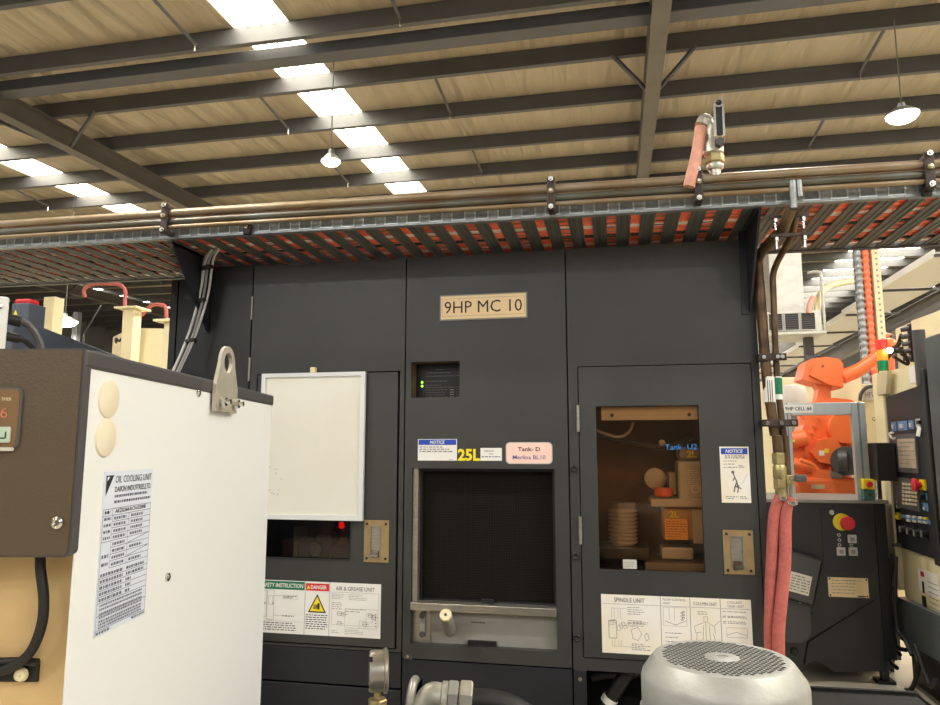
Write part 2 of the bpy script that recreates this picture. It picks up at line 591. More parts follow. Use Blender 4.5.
# ================================================================== the machining centre
T_M = thing('machining_centre', 'tall charcoal machine tool cabinet with sign 9HP MC 10 and amber window', 'machine', (-0.55, 0.0, 0.0))
def yb(y0=0.0): return y0
MX0, XA, XB, MX1, MZ = -1.663, -0.911, -0.198, 0.566, 2.405
PT = 0.03   # sheet thickness of the front skin

# enclosure: back, sides, roof and the inner bulkheads that close the cavities
e = MB()
e.box(MX0, MX1, 0.55, 1.9, 0.12, MZ, CHAR2)
e.box(MX0, MX0 + 0.02, 0.031, 0.55, 0.12, MZ, CHAR2)
e.box(MX1 - 0.02, MX1, 0.031, 0.55, 0.12, MZ, CHAR2)
e.box(MX0, MX1, 0.031, 0.55, MZ - 0.02, MZ, CHAR2)
for x in (XA, XB):
    e.box(x - 0.015, x + 0.015, 0.034, 0.55, 0.12, MZ - 0.02, GAP)
e.box(MX0 + .02, MX1 - .02, 0.034, 0.55, 0.10, 0.14, BLACK)
e.build('enclosure', T_M)
for fx in (MX0 + .1, MX1 - .1):
    MB().cyl((fx, 0.3, 0), (fx, 0.3, 0.11), 0.04, STEEL, 12).build('levelling_foot', T_M)

# --- left bay
lp = MB()
lp.plate(MX0 + .003, XA - .003, 0.70, MZ, [(-1.625, -0.934, 0.711, 1.893)], 0.0, PT, CHAR)
lp.build('front_panel', T_M)
MB().box(MX0 + .003, XA - .003, 0.002, PT, 0.556, 0.696, NAVY, .002).build('lower_panel', T_M)
MB().box(MX0 + .003, XA - .003, 0.002, PT, 0.14, 0.548, NAVY, .002).build('lower_panel', T_M)
# vertical hinge on the left seam
MB().cyl((MX0, -0.004, 1.86), (MX0, -0.004, 1.97), 0.006, STEEL, 8).build('hinge', T_M)
MB().cyl((MX0, -0.004, 2.15), (MX0, -0.004, 2.26), 0.004, STEEL, 8).build('hinge', T_M)

d1 = MB()
d1.plate(-1.617, -0.943, 0.717, 1.887, [(-1.595, -1.148, 1.071, 1.36)], -0.004, PT, CHAR)
DL = d1.build('access_door', T_M)
pn = MB().box(-1.60, -1.143, 0.012, 0.016, 1.066, 1.365, SMOKE)
pn.build('window_pane', DL)
fr = MB().plate(-1.599, -1.144, 1.066, 1.364, [(-1.593, -1.150, 1.0735, 1.358)], -0.0055, -0.0042, CHAR2)
fr.build('window_trim', DL)

def handle_plate(parent, x0, x1, z0, z1, y):
    w, h = x1 - x0, z1 - z0
    p = MB()
    a, b, c, d = x0 + w * .28, x0 + w * .64, z0 + h * .12, z1 - h * .15
    p.plate(x0, x1, z0, z1, [(a, b, c, d)], y - 0.004, y, PLATE)
    o = p.build('handle_plate', parent)
    q = MB()
    q.box(a, b, y - .001, y + .0005, c, d, STEEL)
    q.plate(a - .004, b + .004, c - .004, d + .004, [(a, b, c, d)], y - .007, y - .003, STEEL)
    q.prism([(y - .001, c), (y - .02, c + .004), (y - .02, c + .012), (y - .001, c + .03)], 'x', a + .004, b - .004, CHROME)
    q.build('pull_recess', parent)
    for sx in (x0 + w * .12, x1 - w * .12):
        for sz in (z0 + h * .09, z1 - h * .09):
            s_ = MB().cyl((sx, y - .004, sz), (sx, y - .0065, sz), 0.0055, BLACK, 10)
            s_.build('screw', parent)
handle_plate(DL, -1.085, -0.973, 1.066, 1.243, -0.004)

def rect(b, x0, x1, z0, z1, y, m):
    b.add([(x0, y, z0), (x1, y, z0), (x1, y, z1), (x0, y, z1)], [(0, 1, 2, 3)], m)
def line(b, p, q, w, y, m):
    d = Vector((q[0] - p[0], q[1] - p[1]))
    n = Vector((-d.y, d.x)).normalized() * w / 2
    b.add([(p[0] - n.x, y, p[1] - n.y), (q[0] - n.x, y, q[1] - n.y), (q[0] + n.x, y, q[1] + n.y), (p[0] + n.x, y, p[1] + n.y)], [(0, 1, 2, 3)], m)
def outline(b, x0, x1, z0, z1, w, y, m):
    line(b, (x0, z0), (x1, z0), w, y, m); line(b, (x0, z1), (x1, z1), w, y, m)
    line(b, (x0, z0), (x0, z1), w, y, m); line(b, (x1, z0), (x1, z1), w, y, m)
def scribble(b, x0, x1, z0, z1, rows, y, m, fill=0.55, seed=1):
    """rows of illegible small print: broken short strokes"""
    rnd = random.Random(seed)
    dz = (z1 - z0) / rows
    for r in range(rows):
        z = z1 - dz * (r + .5)
        x = x0
        end = x1 - (x1 - x0) * rnd.choice((0, 0, .1, .3))
        while x < end:
            L = rnd.uniform(.5, 2.0) * dz
            L = min(L, end - x)
            rect(b, x, x + L, z - dz * fill / 2, z + dz * fill / 2, y, m)
            x += L + dz * .45

# printed notice across the foot of the left door
Y0 = -0.0045
lb = MB()
z0, z1 = 0.752, 0.975
lb.box(-1.575, -1.005, Y0 - .0012, Y0, z0, z1, PAPER)
y = Y0 - .0016
X3, X2 = -1.351, -1.237     # column borders
rect(lb, -1.572, X3 - .003, .937, .972, y, GREEN)
lb.text('SAFETY INSTRUCTION', (-1.562, y - .0004, .946), (1, 0, 0), (0, 0, 1), .017, PAPER, width=.201, bold=.02)
rect(lb, X3 + .003, X2 - .003, .937, .968, y, REDH)
lb.text('DANGER', (X3 + .026, y - .0004, .945), (1, 0, 0), (0, 0, 1), .015, PAPER, width=.074, bold=.025)
lb.add([(X3 + .007, y - .0004, .944), (X3 + .023, y - .0004, .944), (X3 + .015, y - .0004, .960)], [(0, 1, 2)], YELLOW)
lb.text('AIR & GREASE UNIT', (-1.121, y - .0004, .943), (1, 0, 0), (0, 0, 1), .017, MIDINK, width=.176, align='c')
for x in (X3, X2):
    line(lb, (x, z0), (x, z1), .002, y, GREYINK)
# machine sketch
outline(lb, -1.545, -1.532, .82, .93, .0014, y, GREYINK)
outline(lb, -1.529, -1.497, .808, .932, .0014, y, GREYINK)
outline(lb, -1.522, -1.502, .872, .908, .0014, y, GREYINK)
rect(lb, -1.541, -1.537, .872, .882, y, INK)
rect(lb, -1.503, -1.499, .872, .882, y, INK)
line(lb, (-1.497, .91), (-1.455, .91), .0012, y, GREYINK)
line(lb, (-1.497, .826), (-1.455, .826), .0012, y, GREYINK)
outline(lb, -1.455, -1.385, .898, .914, .001, y, GREYINK)
scribble(lb, -1.452, -1.39, .90, .912, 2, y, MIDINK, seed=3)
scribble(lb, -1.455, -1.40, .822, .83, 1, y, MIDINK, seed=4)
line(lb, (-1.57, .803), (X3 - .008, .803), .001, y, GREYINK)
scribble(lb, -1.57, -1.39, .762, .80, 4, y, MIDINK, .42, seed=5)
# warning triangle
cx, cz = (X3 + X2) / 2, .872
lb.add([(cx - .042, y, cz - .026), (cx + .042, y, cz - .026), (cx, y, cz + .052)], [(0, 1, 2)], INK)
lb.add([(cx - .033, y - .0004, cz - .0205), (cx + .033, y - .0004, cz - .0205), (cx, y - .0004, cz + .041)], [(0, 1, 2)], YELLOW)
rect(lb, cx + .002, cx + .012, cz - .012, cz + .014, y - .0008, INK)
for k in range(4):
    line(lb, (cx - .016, cz - .01 + k * .005), (cx + .002, cz - .006 + k * .004), .003, y - .0008, INK)
scribble(lb, X3 + .006, X2 - .008, .775, .84, 7, y, INK, .4, seed=6)
# circuit diagram column
for (a, b, c, d, s_) in ((-1.226, -1.17, .905, .93, 4), (-1.15, -1.06, .903, .93, 4), (-1.226, -1.18, .862, .895, 4), (-1.165, -1.07, .852, .872, 2), (-1.226, -1.19, .765, .78, 2), (-1.165, -1.08, .764, .785, 3)):
    scribble(lb, a, b, c, d, s_, y, GREYINK, .3, seed=int(-a * 1000 + c * 100))
outline(lb, -1.226, -1.014, .80, .935, .001, y, GREYINK)
outline(lb, -1.165, -1.02, .79, .868, .001, y, GREYINK)
outline(lb, -1.10, -1.07, .79, .82, .001, y, GREYINK)
outline(lb, -1.07, -1.04, .815, .85, .001, y, GREYINK)
for (a, c) in ((-1.20, .84), (-1.20, .80), (-1.182, .838), (-1.06, .838), (-1.045, .83), (-1.085, .80)):
    outline(lb, a, a + .018, c, c + .014, .0016, y, MIDINK)
    line(lb, (a, c + .007), (a + .03, c + .007), .0014, y, MIDINK)
for k in range(5):
    rect(lb, -1.03, -1.024, .80 + k * .012, .803 + k * .012, y, INK)
lb.build('notice_label', DL, fix=False)

# what stands behind the smoked window: cavity, air unit
cav = MB()
cav.plate(-1.64, -1.10, 1.03, 1.40, [(-1.63, -1.11, 1.04, 1.39)], 0.034, 0.30, GAP)
cav.box(-1.64, -1.10, 0.30, 0.31, 1.03, 1.40, BLACK)
cav.build('air_unit_cavity', T_M)
au = MB()
au.box(-1.52, -1.395, 0.10, 0.18, 1.045, 1.135, LGREY, .006)
au.box(-1.465, -1.44, 0.095, 0.10, 1.06, 1.13, CREAMD)
au.cyl((-1.45, .14, 1.135), (-1.45, .14, 1.19), .03, GREYP, 14)
au.box(-1.37, -1.30, .14, .22, 1.045, 1.16, GREYP, .006)
au.cyl((-1.335, .18, 1.16), (-1.335, .18, 1.26), .028, GREYP, 14)
au.box(-1.28, -1.19, 0.10, .18, 1.045, 1.115, LGREY, .01)
au.cyl((-1.235, .13, 1.115), (-1.235, .13, 1.15), .03, LGREY, 14, .016)
au.cyl((-1.235, .13, 1.15), (-1.235, .13, 1.20), .012, GREYP, 10)
AU = au.build('air_regulator', T_M)
g = MB()
gc = Vector((-1.345, 0.085, 1.10))
g.lathe([(0, 0), (.036, 0), (.038, -.008), (.038, -.016), (.031, -.018), (.031, -.012), (0, -.012)], gc, (0, 1, 0), BAND, 24)
g.lathe([(0, -.0125), (.030, -.0125)], gc, (0, 1, 0), PAPER, 24)
for k in range(9):
    a = math.radians(-225 + k * 33.75)
    line(g, (gc.x + .019 * math.cos(a), gc.z - .019 * math.sin(a)), (gc.x + .026 * math.cos(a), gc.z - .026 * math.sin(a)), .003, gc.y - .0132, INK)
line(g, (gc.x, gc.z - .005), (gc.x - .004, gc.z + .02), .003, gc.y - .0135, INK)
g.build('pressure_gauge', AU)
MB().lathe([(0, 0), (.012, 0), (.014, .012), (.010, .024), (0, .028)], (-1.235, .11, 1.195), (0, -.3, 1), REDLAMP, 14).build('red_indicator', AU)

# --- centre bay
cp = MB()
cp.plate(XA + .003, XB - .003, 0.68, MZ, [(-0.883, -0.664, 1.772, 1.930), (-0.874, -0.259, 0.738, 1.466)], 0.0, PT, CHAR)
cp.build('front_panel', T_M)
lowc = MB()
lowc.plate(XA + .003, XB - .003, 0.14, 0.674, [(-0.872, -0.822, 0.48, 0.604)], 0.002, PT, NAVY)
lowc.build('lower_panel', T_M)
MB().box(XA + .02, XB - .02, 0.30, 0.31, 0.2, 0.68, GAP).build('inner_bulkhead', T_M)
MB().box(-.9, -.866, -.006, .002, .675, .70, BAND, .002).cyl((-.883, -.006, .688), (-.883, -.010, .688), .006, STEEL, 10).build('corner_lug', T_M)
# display recess
dr = MB()
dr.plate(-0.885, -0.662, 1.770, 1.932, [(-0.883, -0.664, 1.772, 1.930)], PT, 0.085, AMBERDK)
dr.box(-0.885, -0.662, 0.085, 0.09, 1.770, 1.932, BLACK)
dr.build('display_recess', T_M)
di = MB()
di.box(-0.872, -0.664, 0.074, 0.085, 1.772, 1.925, BLACK)
yd = 0.0735
for i, zz in enumerate((1.902, 1.888, 1.873, 1.85, 1.832, 1.822, 1.811, 1.80, 1.789, 1.778)):
    scribble(di, -.835 if i else -.79, -.735 if i not in (1, 2, 5) else -.675, zz - .004, zz + .004, 1, yd, MIDINK, .35, seed=40 + i)
for zz in (1.822, 1.811, 1.80, 1.789, 1.778):
    rect(di, -.725, -.705, zz - .0015, zz + .0015, yd, GREYINK)
    scribble(di, -.698, -.668, zz - .003, zz + .003, 1, yd, MIDINK, .35, seed=int(zz * 999))
DI = di.build('status_display', T_M)
for zz in (1.846, 1.829):
    MB().ball((-.853, .072, zz), .0055, LEDG, 8).build('green_led', DI)
# sign 9HP MC 10
sg = MB()
sg.box(-0.754, -0.364, -0.006, 0, 2.108, 2.224, GREYP, .002)
sg.box(-0.748, -0.370, -0.0075, -.005, 2.115, 2.218, CREAMP)
outline(sg, -.742, -.376, 2.128, 2.206, .0012, -.0079, GREYINK)
sg.text('9HP MC 10', (-.559, -.0083, 2.141), (1, 0, 0), (0, 0, 1), .053, INK, width=.345, align='c')
sg.build('name_sign', T_M, fix=False)
# stickers above the mesh window
nt_ = MB()
nt_.box(-.849, -.675, -.0012, 0, 1.499, 1.591, PAPER)
rect(nt_, -.846, -.678, 1.566, 1.589, -.0016, HEADBLUE)
nt_.text('NOTICE', (-.762, -.002, 1.571), (1, 0, 0), (0, 0, 1), .0135, PAPER, width=.066, align='c', bold=.02, shear=.2)
scribble(nt_, -.842, -.695, 1.533, 1.562, 3, -.0016, MIDINK, .4, seed=9)
rect(nt_, -.71, -.69, 1.503, 1.505, -.0016, GREYINK)
nt_.build('notice_sticker', T_M, fix=False)
q = MB()
q.text('25L', (-.671, -.0012, 1.501), (1, 0, 0), (0, 0, 1), .046, YELLOW, width=.098, bold=.035)
q.build('volume_marking', T_M, fix=False)
q = MB()
q.box(-.572, -.480, -.0012, 0, 1.499, 1.553, PAPER)
scribble(q, -.555, -.497, 1.536, 1.546, 2, -.0016, MIDINK, .4, seed=12)
scribble(q, -.535, -.515, 1.524, 1.531, 1, -.0016, MIDINK, .4, seed=13)
scribble(q, -.567, -.488, 1.512, 1.52, 1, -.0016, MIDINK, .5, seed=14)
q.build('small_sticker', T_M, fix=False)
q = MB()
def rounded(x0, x1, z0, z1, r, n=5):
    pts = []
    for (cx_, cz_, a0) in ((x1 - r, z1 - r, 0), (x0 + r, z1 - r, 90), (x0 + r, z0 + r, 180), (x1 - r, z0 + r, 270)):
        for k in range(n + 1):
            a = math.radians(a0 + 90 * k / n)
            pts.append((cx_ + r * math.cos(a), cz_ + r * math.sin(a)))
    return pts
q.prism(rounded(-.463, -.266, 1.486, 1.577, .018), 'y', -.002, 0, LGREY)
q.prism(rounded(-.459, -.270, 1.490, 1.573, .016), 'y', -.0028, -.001, PINK)
q.text('Tank- D', (-.364, -.0033, 1.540), (1, 0, 0), (0, 0, 1), .0165, INK, width=.094, align='c', bold=.02)
q.text('Merlina BL10', (-.364, -.0033, 1.506), (1, 0, 0), (0, 0, 1), .0165, BLUEINK, width=.138, align='c', bold=.008)
q.build('tank_label', T_M, fix=False)
# mesh window, its strip, sill and the plate below
wl = MB()
wl.plate(-.876, -.257, .736, 1.468, [(-.874, -.259, .738, 1.466)], PT, .12, CHAR2)
wl.build('window_liner', T_M)
MB().box(-.846, -.259, .060, .064, .905, 1.466, WOVEN).build('mesh_screen', T_M)
fr = MB()
fr.plate(-.848, -.259, .905, 1.466, [(-.838, -.272, .916, 1.452)], .045, .06, BLACK)
fr.build('screen_frame', T_M)
MB().box(-.874, -.849, .012, .06, .905, 1.466, STEEL, .003).build('guide_strip', T_M)
MB().box(-.874, -.259, -.012, .06, .876, .908, STEEL, .003).build('sill_rail', T_M)
lpn = MB().box(-.795, -.259, .035, .04, .738, .876, GREYP)
lpn.box(-.62, -.56, .033, .036, .826, .832, MIDINK)
lpn.build('filter_cover', T_M)
MB().box(-.632, -.512, .022, .036, .738, .758, BLACK).build('slot', T_M)
MB().box(-.575, -.522, .02, .05, .905, .928, BLACK, .002).build('screen_tab', T_M)
bk = MB()
bk.box(-.874, -.795, .03, .036, .738, .876, STEEL)
bk.box(-.838, -.816, .018, .03, .765, .86, GREYP, .002)
for zz in (.775, .85):
    bk.cyl((-.827, .018, zz), (-.827, .008, zz), .012, BAND, 12)
bk.build('latch_bracket', T_M)
kn = MB()
ka, kb = onY(450, 630, .035), onY(445.5, 614.5, -.12)
kn.lathe([(0, 0), (.026, 0), (.026, .165), (.023, .172), (0, .172)], ka, kb - ka, GREYP, 20)
kd = (kb - ka).normalized()
kn.lathe([(0, .1722), (.0245, .1722), (.025, .180), (.022, .184), (.014, .180), (0, .180)], ka, kb - ka, CREAM, 20)
kn.lathe([(0, .181), (.006, .181), (.006, .185), (0, .185)], ka, kb - ka, BAND, 8)
kn.build('float_tube', T_M)

# --- right bay
rp = MB()
rp.plate(XB + .003, MX1, 0.675, MZ, [(-.156, .537, .7225, 1.893)], 0.0, PT, CHAR)
rp.build('front_panel', T_M)
for zz in (1.468, 1.118, .80):
    q = MB().lathe([(0, 0), (.012, 0), (.015, .004), (.015, .012), (.011, .015), (.006, .012), (0, .012)], (-.178, 0, zz), (0, -1, 0), BLACK, 16)
    q.build('lock_bolt', T_M)
dd = MB()
dd.plate(-.152, .533, .7265, 1.889, [(-.083, .326, 1.067, 1.725)], -0.004, PT, CHAR)
DR = dd.build('access_door', T_M)
for z_ in (1.62, 1.165):
    MB().cyl((-.157, -.008, z_), (-.157, -.008, z_ + .11), .0075, STEEL, 10).build('hinge', DR)
MB().box(-.086, .329, .006, .010, 1.064, 1.728, AMBER).build('window_pane', DR)
handle_plate(DR, .396, .508, 1.066, 1.234, -0.004)
q = MB()
q.box(.399, .509, -.0052, -.004, 1.339, 1.558, PAPERY)
y = -.0056
rect(q, .404, .504, 1.528, 1.552, y, HEADBLUE)
q.text('NOTICE', (.454, y - .0004, 1.5335), (1, 0, 0), (0, 0, 1), .013, PAPER, width=.066, align='c', bold=.02, shear=.2)
scribble(q, .418, .492, 1.51, 1.525, 2, y, MIDINK, .5, seed=21)
for zz in (1.498, 1.486, 1.473):
    scribble(q, .412, .425, zz, zz + .006, 1, y, MIDINK, .4, seed=22)
    scribble(q, .429, .463, zz, zz + .007, 1, y, MIDINK, .4, seed=int(zz * 100))
scribble(q, .468, .49, 1.473, 1.487, 3, y, MIDINK, .4, seed=25)
line(q, (.478, 1.41), (.5, 1.455), .001, y, GREYINK)
for (a, b, c, d) in ((.446, 1.455, .452, 1.437), (.452, 1.437, .459, 1.42), (.459, 1.42, .45, 1.40), (.45, 1.40, .447, 1.38), (.459, 1.42, .463, 1.395), (.463, 1.395, .46, 1.378), (.452, 1.437, .444, 1.425), (.455, 1.402, .475, 1.394), (.45, 1.40, .468, 1.405)):
    line(q, (a, b), (c, d), .0045, y, MIDINK)
q.lathe([(0, 0), (.006, 0)], (.445, y, 1.458), (0, 1, 0), MIDINK, 10)
scribble(q, .415, .462, 1.352, 1.366, 2, y, MIDINK, .4, seed=26)
scribble(q, .468, .50, 1.352, 1.366, 2, y, MIDINK, .4, seed=27)
q.build('notice_sticker', DR, fix=False)
# long instruction label
q = MB()
zb, zt = .748, .972
q.box(-.080, .488, -.0052, -.004, zb, zt, PAPERY)
C1, C2, C3 = .150, .262, .375
for x in (C1, C2, C3):
    line(q, (x, zb), (x, zt), .0025, y, GREYINK)
for a, b in ((-.08, C1), (C1, C2), (C2, C3), (C3, .488)):
    line(q, (a + .003, .936), (b - .003, .936), .0014, y, GREYINK)
yt = y - .0004
q.text('SPINDLE UNIT', (.03, yt, .944), (1, 0, 0), (0, 0, 1), .017, MIDINK, width=.118, align='c')
q.text('FLOW CONTROL', (.16, yt, .957), (1, 0, 0), (0, 0, 1), .0085, MIDINK, width=.086)
q.text('UNIT', (.16, yt, .943), (1, 0, 0), (0, 0, 1), .0085, MIDINK, width=.026)
q.text('COLUMN UNIT', (.3185, yt, .944), (1, 0, 0), (0, 0, 1), .0125, MIDINK, width=.088, align='c')
q.text('COOLANT', (.400, yt, .955), (1, 0, 0), (0, 0, 1), .0095, MIDINK, width=.055)
q.text('TANK UNIT', (.400, yt, .941), (1, 0, 0), (0, 0, 1), .0095, MIDINK, width=.062)
for k in range(6):
    zz = .925 - k * .0085 if k < 4 else .908 - k * .0085
    rect(q, .022, .038, zz - .001, zz + .001, y, MIDINK)
    scribble(q, .042, .042 + .03 + .008 * (k % 3), zz - .003, zz + .003, 1, y, MIDINK, .35, seed=30 + k)
scribble(q, .04, .10, .852, .872, 3, y, GREYINK, .35, seed=37)
scribble(q, .035, .105, .762, .79, 4, y, MIDINK, .35, seed=38)
outline(q, -.052, -.022, .805, .872, .0016, y, MIDINK)
for k in range(4):
    line(q, (-.052, .872 + k * .0 - .006 * k), (-.022, .878 - .006 * k), .0012, y, MIDINK)
for k in range(7):
    a = -.018 + .008 * k
    outline(q, a, a + .012, .835 + .006 * (k % 3) + .003 * k, .855 + .006 * (k % 3), .0013, y, GREYINK)
for pts in (((.035, .84), (.06, .85), (.075, .825), (.06, .80), (.04, .808), (.035, .84)), ((.085, .82), (.095, .83), (.104, .81), (.092, .80), (.085, .82))):
    for a, b in zip(pts, pts[1:]):
        line(q, a, b, .0014, y, MIDINK)
for x_ in (-.04, -.03, -.015, -.005):
    line(q, (x_, .80), (x_, .775), .001, y, GREYINK)
    line(q, (x_, .775), (.035, .775), .001, y, GREYINK)
    line(q, (x_, .88), (x_, .92), .001, y, GREYINK)
line(q, (-.04, .92), (.02, .92), .001, y, GREYINK)
outline(q, .16, .248, .862, .932, .001, y, GREYINK)
line(q, (.182, .93), (.182, .885), .0012, y, GREYINK); line(q, (.202, .93), (.202, .885), .0012, y, GREYINK)
line(q, (.165, .88), (.205, .866), .0016, y, MIDINK); line(q, (.205, .866), (.248, .885), .0016, y, MIDINK)
for k in range(6):
    outline(q, .226 + .006 * (k % 2), .234 + .006 * (k % 2), .885 + .006 * k, .890 + .006 * k, .0014, y, INK)
for k, zz in enumerate((.832, .816, .80)):
    scribble(q, .165, .235, zz, zz + .006, 1, y, MIDINK, .4, seed=60 + k)
scribble(q, .29, .34, .908, .924, 2, y, MIDINK, .3, seed=65)
outline(q, .312, .326, .882, .902, .0014, y, MIDINK)
for pts in (((.31, .88), (.275, .865), (.28, .84), (.30, .845)), ((.328, .88), (.35, .865), (.352, .84)), ((.31, .87), (.305, .80)), ((.33, .87), (.335, .80)), ((.285, .84), (.28, .80)), ((.345, .84), (.355, .80)), ((.318, .882), (.318, .80)), ((.35, .87), (.37, .888)), ((.305, .80), (.335, .80))):
    for a, b in zip(pts, pts[1:]):
        line(q, a, b, .0014, y, MIDINK)
for k, zz in enumerate((.925, .908, .904, .888, .882, .80, .79, .78)):
    rect(q, .382, .394, zz - .001, zz + .001, y, MIDINK)
    scribble(q, .40, .47, zz - .003, zz + .003, 1, y, MIDINK, .4, seed=70 + k)
outline(q, .395, .47, .83, .866, .0012, y, GREYINK)
line(q, (.395, .838), (.43, .85), .0014, y, MIDINK); line(q, (.43, .85), (.47, .838), .0014, y, MIDINK)
q.build('instruction_label', DR, fix=False)
# handwriting on the amber window
q = MB()
q.text('Tank- U2', (.190, .0052, 1.545), (1, 0, .02), (0, 0, 1), .022, PENBLUE, width=.125)
q.build('pen_marking', DR, fix=False)
# cavity behind the amber window
cv = MB()
cv.plate(-.13, .42, 1.02, 1.76, [(-.125, .415, 1.025, 1.755)], 0.034, 0.40, AMBERIN)
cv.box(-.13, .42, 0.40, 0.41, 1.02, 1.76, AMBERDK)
cv.build('oil_unit_cavity', T_M)
br_ = MB().box(-.062, .33, .03, .05, 1.668, 1.722, LGREY)
for x_ in (-.018, .292):
    br_.cyl((x_, .03, 1.688), (x_, .026, 1.688), .008, BAND, 10)
br_.build('light_strip', T_M)
MB().tube([(-.09, .12, 1.63), (.0, .15, 1.60), (.05, .16, 1.62), (.07, .14, 1.66)], .006, LGREY, 8).build('conduit', T_M)
MB().tube([(-.1, .2, 1.61), (.05, .22, 1.58), (.2, .2, 1.555), (.32, .2, 1.60)], .012, BAND, 8).ball((.19, .19, 1.575), .014, LGREY).build('conduit', T_M)
pu = MB()
pu.box(.245, .40, .10, .28, 1.335, 1.50, LGREY, .012)
pu.box(.25, .40, .10, .28, 1.50, 1.555, GREYP, .02)
pu.box(.13, .40, .09, .30, 1.310, 1.345, LGREY, .006)
pu.box(.21, .24, .14, .25, 1.36, 1.45, GREYP, .004)
scribble(pu, .285, .345, 1.385, 1.465, 9, .0985, PAPER, .4, seed=81)
for k in range(2):
    pu.lathe([(.012, 0), (.017, 0)], (.31 + .035 * k, .0982, 1.385), (0, 1, 0), PAPER, 16)
pu.text('2L', (.283, .096, 1.515), (1, 0, 0), (0, 0, 1), .026, YELLOW, bold=.03)
PU = pu.build('grease_pump', T_M)
MB().lathe([(0, 0), (.036, 0), (.038, .006), (.038, .03), (.034, .036), (0, .036)], (.185, .14, 1.352), (0, 0, 1), ORANGE, 18).build('orange_filler_cap', PU)
MB().lathe([(0, 0), (.042, 0), (.046, .01), (.046, .06), (.03, .07), (0, .07)], (.16, .30, 1.42), (0, -1, 0), LGREY, 20).build('dial', PU)
tk = MB().box(.175, .41, .12, .32, 1.175, 1.308, AMBERIN, .01)
tk.text('2L', (.205, .116, 1.268), (1, 0, 0), (0, 0, 1), .026, YELLOW, bold=.03)
scribble(tk, .318, .352, 1.17, 1.20, 2, .112, MIDINK, .4, seed=85)
TK = tk.build('oil_tank', T_M)
q = MB().box(.185, .275, .108, .110, 1.178, 1.262, NOTE)
scribble(q, .19, .27, 1.185, 1.257, 7, .107, AMBERDK, .25, seed=88)
q.build('orange_note', TK, fix=False)
MB().box(.295, .35, .108, .112, 1.165, 1.30, LGREY).build('level_tag', TK)
mt = MB()
for k in range(9):
    z_ = 1.145 + k * .0165
    mt.lathe([(.05, 0), (.062, .003), (.062, .009), (.05, .0125)], (.015, .22, z_), (0, 0, 1), LGREY, 22)
mt.cyl((.015, .22, 1.14), (.015, .22, 1.30), .05, LGREY, 20)
mt.cyl((.015, .22, 1.295), (.015, .22, 1.32), .056, GREYP, 20)
mt.build('ribbed_motor', T_M)
MB().box(-.10, .12, .12, .36, 1.09, 1.14, BAND, .006).build('motor_base', T_M)
MB().box(.17, .30, .16, .3, 1.09, 1.14, LGREY, .01).build('valve_block', T_M)
MB().box(.10, .40, .1, .36, 1.028, 1.085, GREYP, .004).build('drip_tray', T_M)
q = MB().box(.01, .064, .004, .0052, 1.072, 1.108, LGREY)
scribble(q, .016, .058, 1.078, 1.10, 3, .0036, GREYINK, .3, seed=89)
q.build('tiny_label', DR, fix=False)
# open base under the right bay: dark back, bracket, hoses
MB().box(XB + .02, MX1 - .02, .30, .31, .14, .68, GAP).build('inner_bulkhead', T_M)
q = MB().box(-.195, -.145, .0, .02, .40, .675, NAVY, .002)
q.cyl((-.170, 0, .64), (-.170, -.004, .64), .008, STEEL, 8).cyl((-.172, 0, .46), (-.172, -.004, .46), .007, STEEL, 8)
q.build('jamb_bracket', T_M)
MB().box(MX1 - .05, MX1, .0, .03, .14, .67, NAVY, .002).build('corner_post', T_M)
MB().box(XB, MX1, .0, .03, .14, .40, NAVY, .002).build('lower_panel', T_M)
q = MB().tube([(.06, .08, .72), (-.02, .08, .60), (-.12, .10, .44), (-.16, .12, .30)], .030, RUBBER, 12)
HS = q.build('coolant_hose', T_M)
q = MB()
pa, pb = Vector((-.052, .083, .553)), Vector((-.066, .085, .531))
q.cyl(pa, pb, .0325, PAPER, 14)
q.build('white_hose_band', HS)
MB().tube([(-.13, .16, .60), (-.05, .16, .62), (.0, .2, .60), (.15, .2, .66)], .018, BAND, 10).build('conduit', T_M)
MB().cyl((.09, .05, .655), (.09, .05, .62), .012, CHROME, 8).ball((.085, .05, .60), .014, CHROME).build('grease_nipple', T_M)
# grey return pipe in the square opening of the centre bay
MB().tube([(-.845, .2, .60), (-.848, .05, .60), (-.853, -.02, .585), (-.858, -.045, .53), (-.86, -.045, .46), (-.86, -.045, .36), (-.86, .01, .32)], .019, IRON, 12).build('return_pipe', T_M)

# side cabinet left of the main front
MB().box(-1.893, MX0 - .004, 0.0, 0.6, 0.1, MZ + .01, CHAR2, .002).build('side_cabinet', T_M)
MB().box(-1.80, -1.70, -.006, .001, 1.5, 1.80, CHAR).build('side_cover', T_M)
MB().box(-2.225, -1.897, 0.25, 0.9, 0.1, 2.43, CHAR2, .002).build('side_cabinet', T_M)
MB().box(-2.27, -2.232, 0.25, 0.9, 0.1, 2.43, CHAR2, .002).build('side_cabinet', T_M)
for fx, fy in ((-2.06, .5), (-2.25, .5), (-1.78, .3)):
    MB().cyl((fx, fy, 0), (fx, fy, 0.11), 0.018, STEEL, 12).build('levelling_foot', T_M)
# triangular brackets that carry the tray
for X in (-1.885, .542):
    g_ = MB()
    g_.prism([(0.0, 2.10), (-.015, 2.10), (-.31, 2.43), (-.31, 2.447), (0.02, 2.447)], 'x', X - .004, X + .004, NAVY)
    g_.box(X - .03, X + .004, -.31, .02, 2.438, 2.447, NAVY)
    g_.box(X - .03, X + .004, -.008, 0, 2.09, 2.44, NAVY)
    g_.build('tray_bracket', T_M)

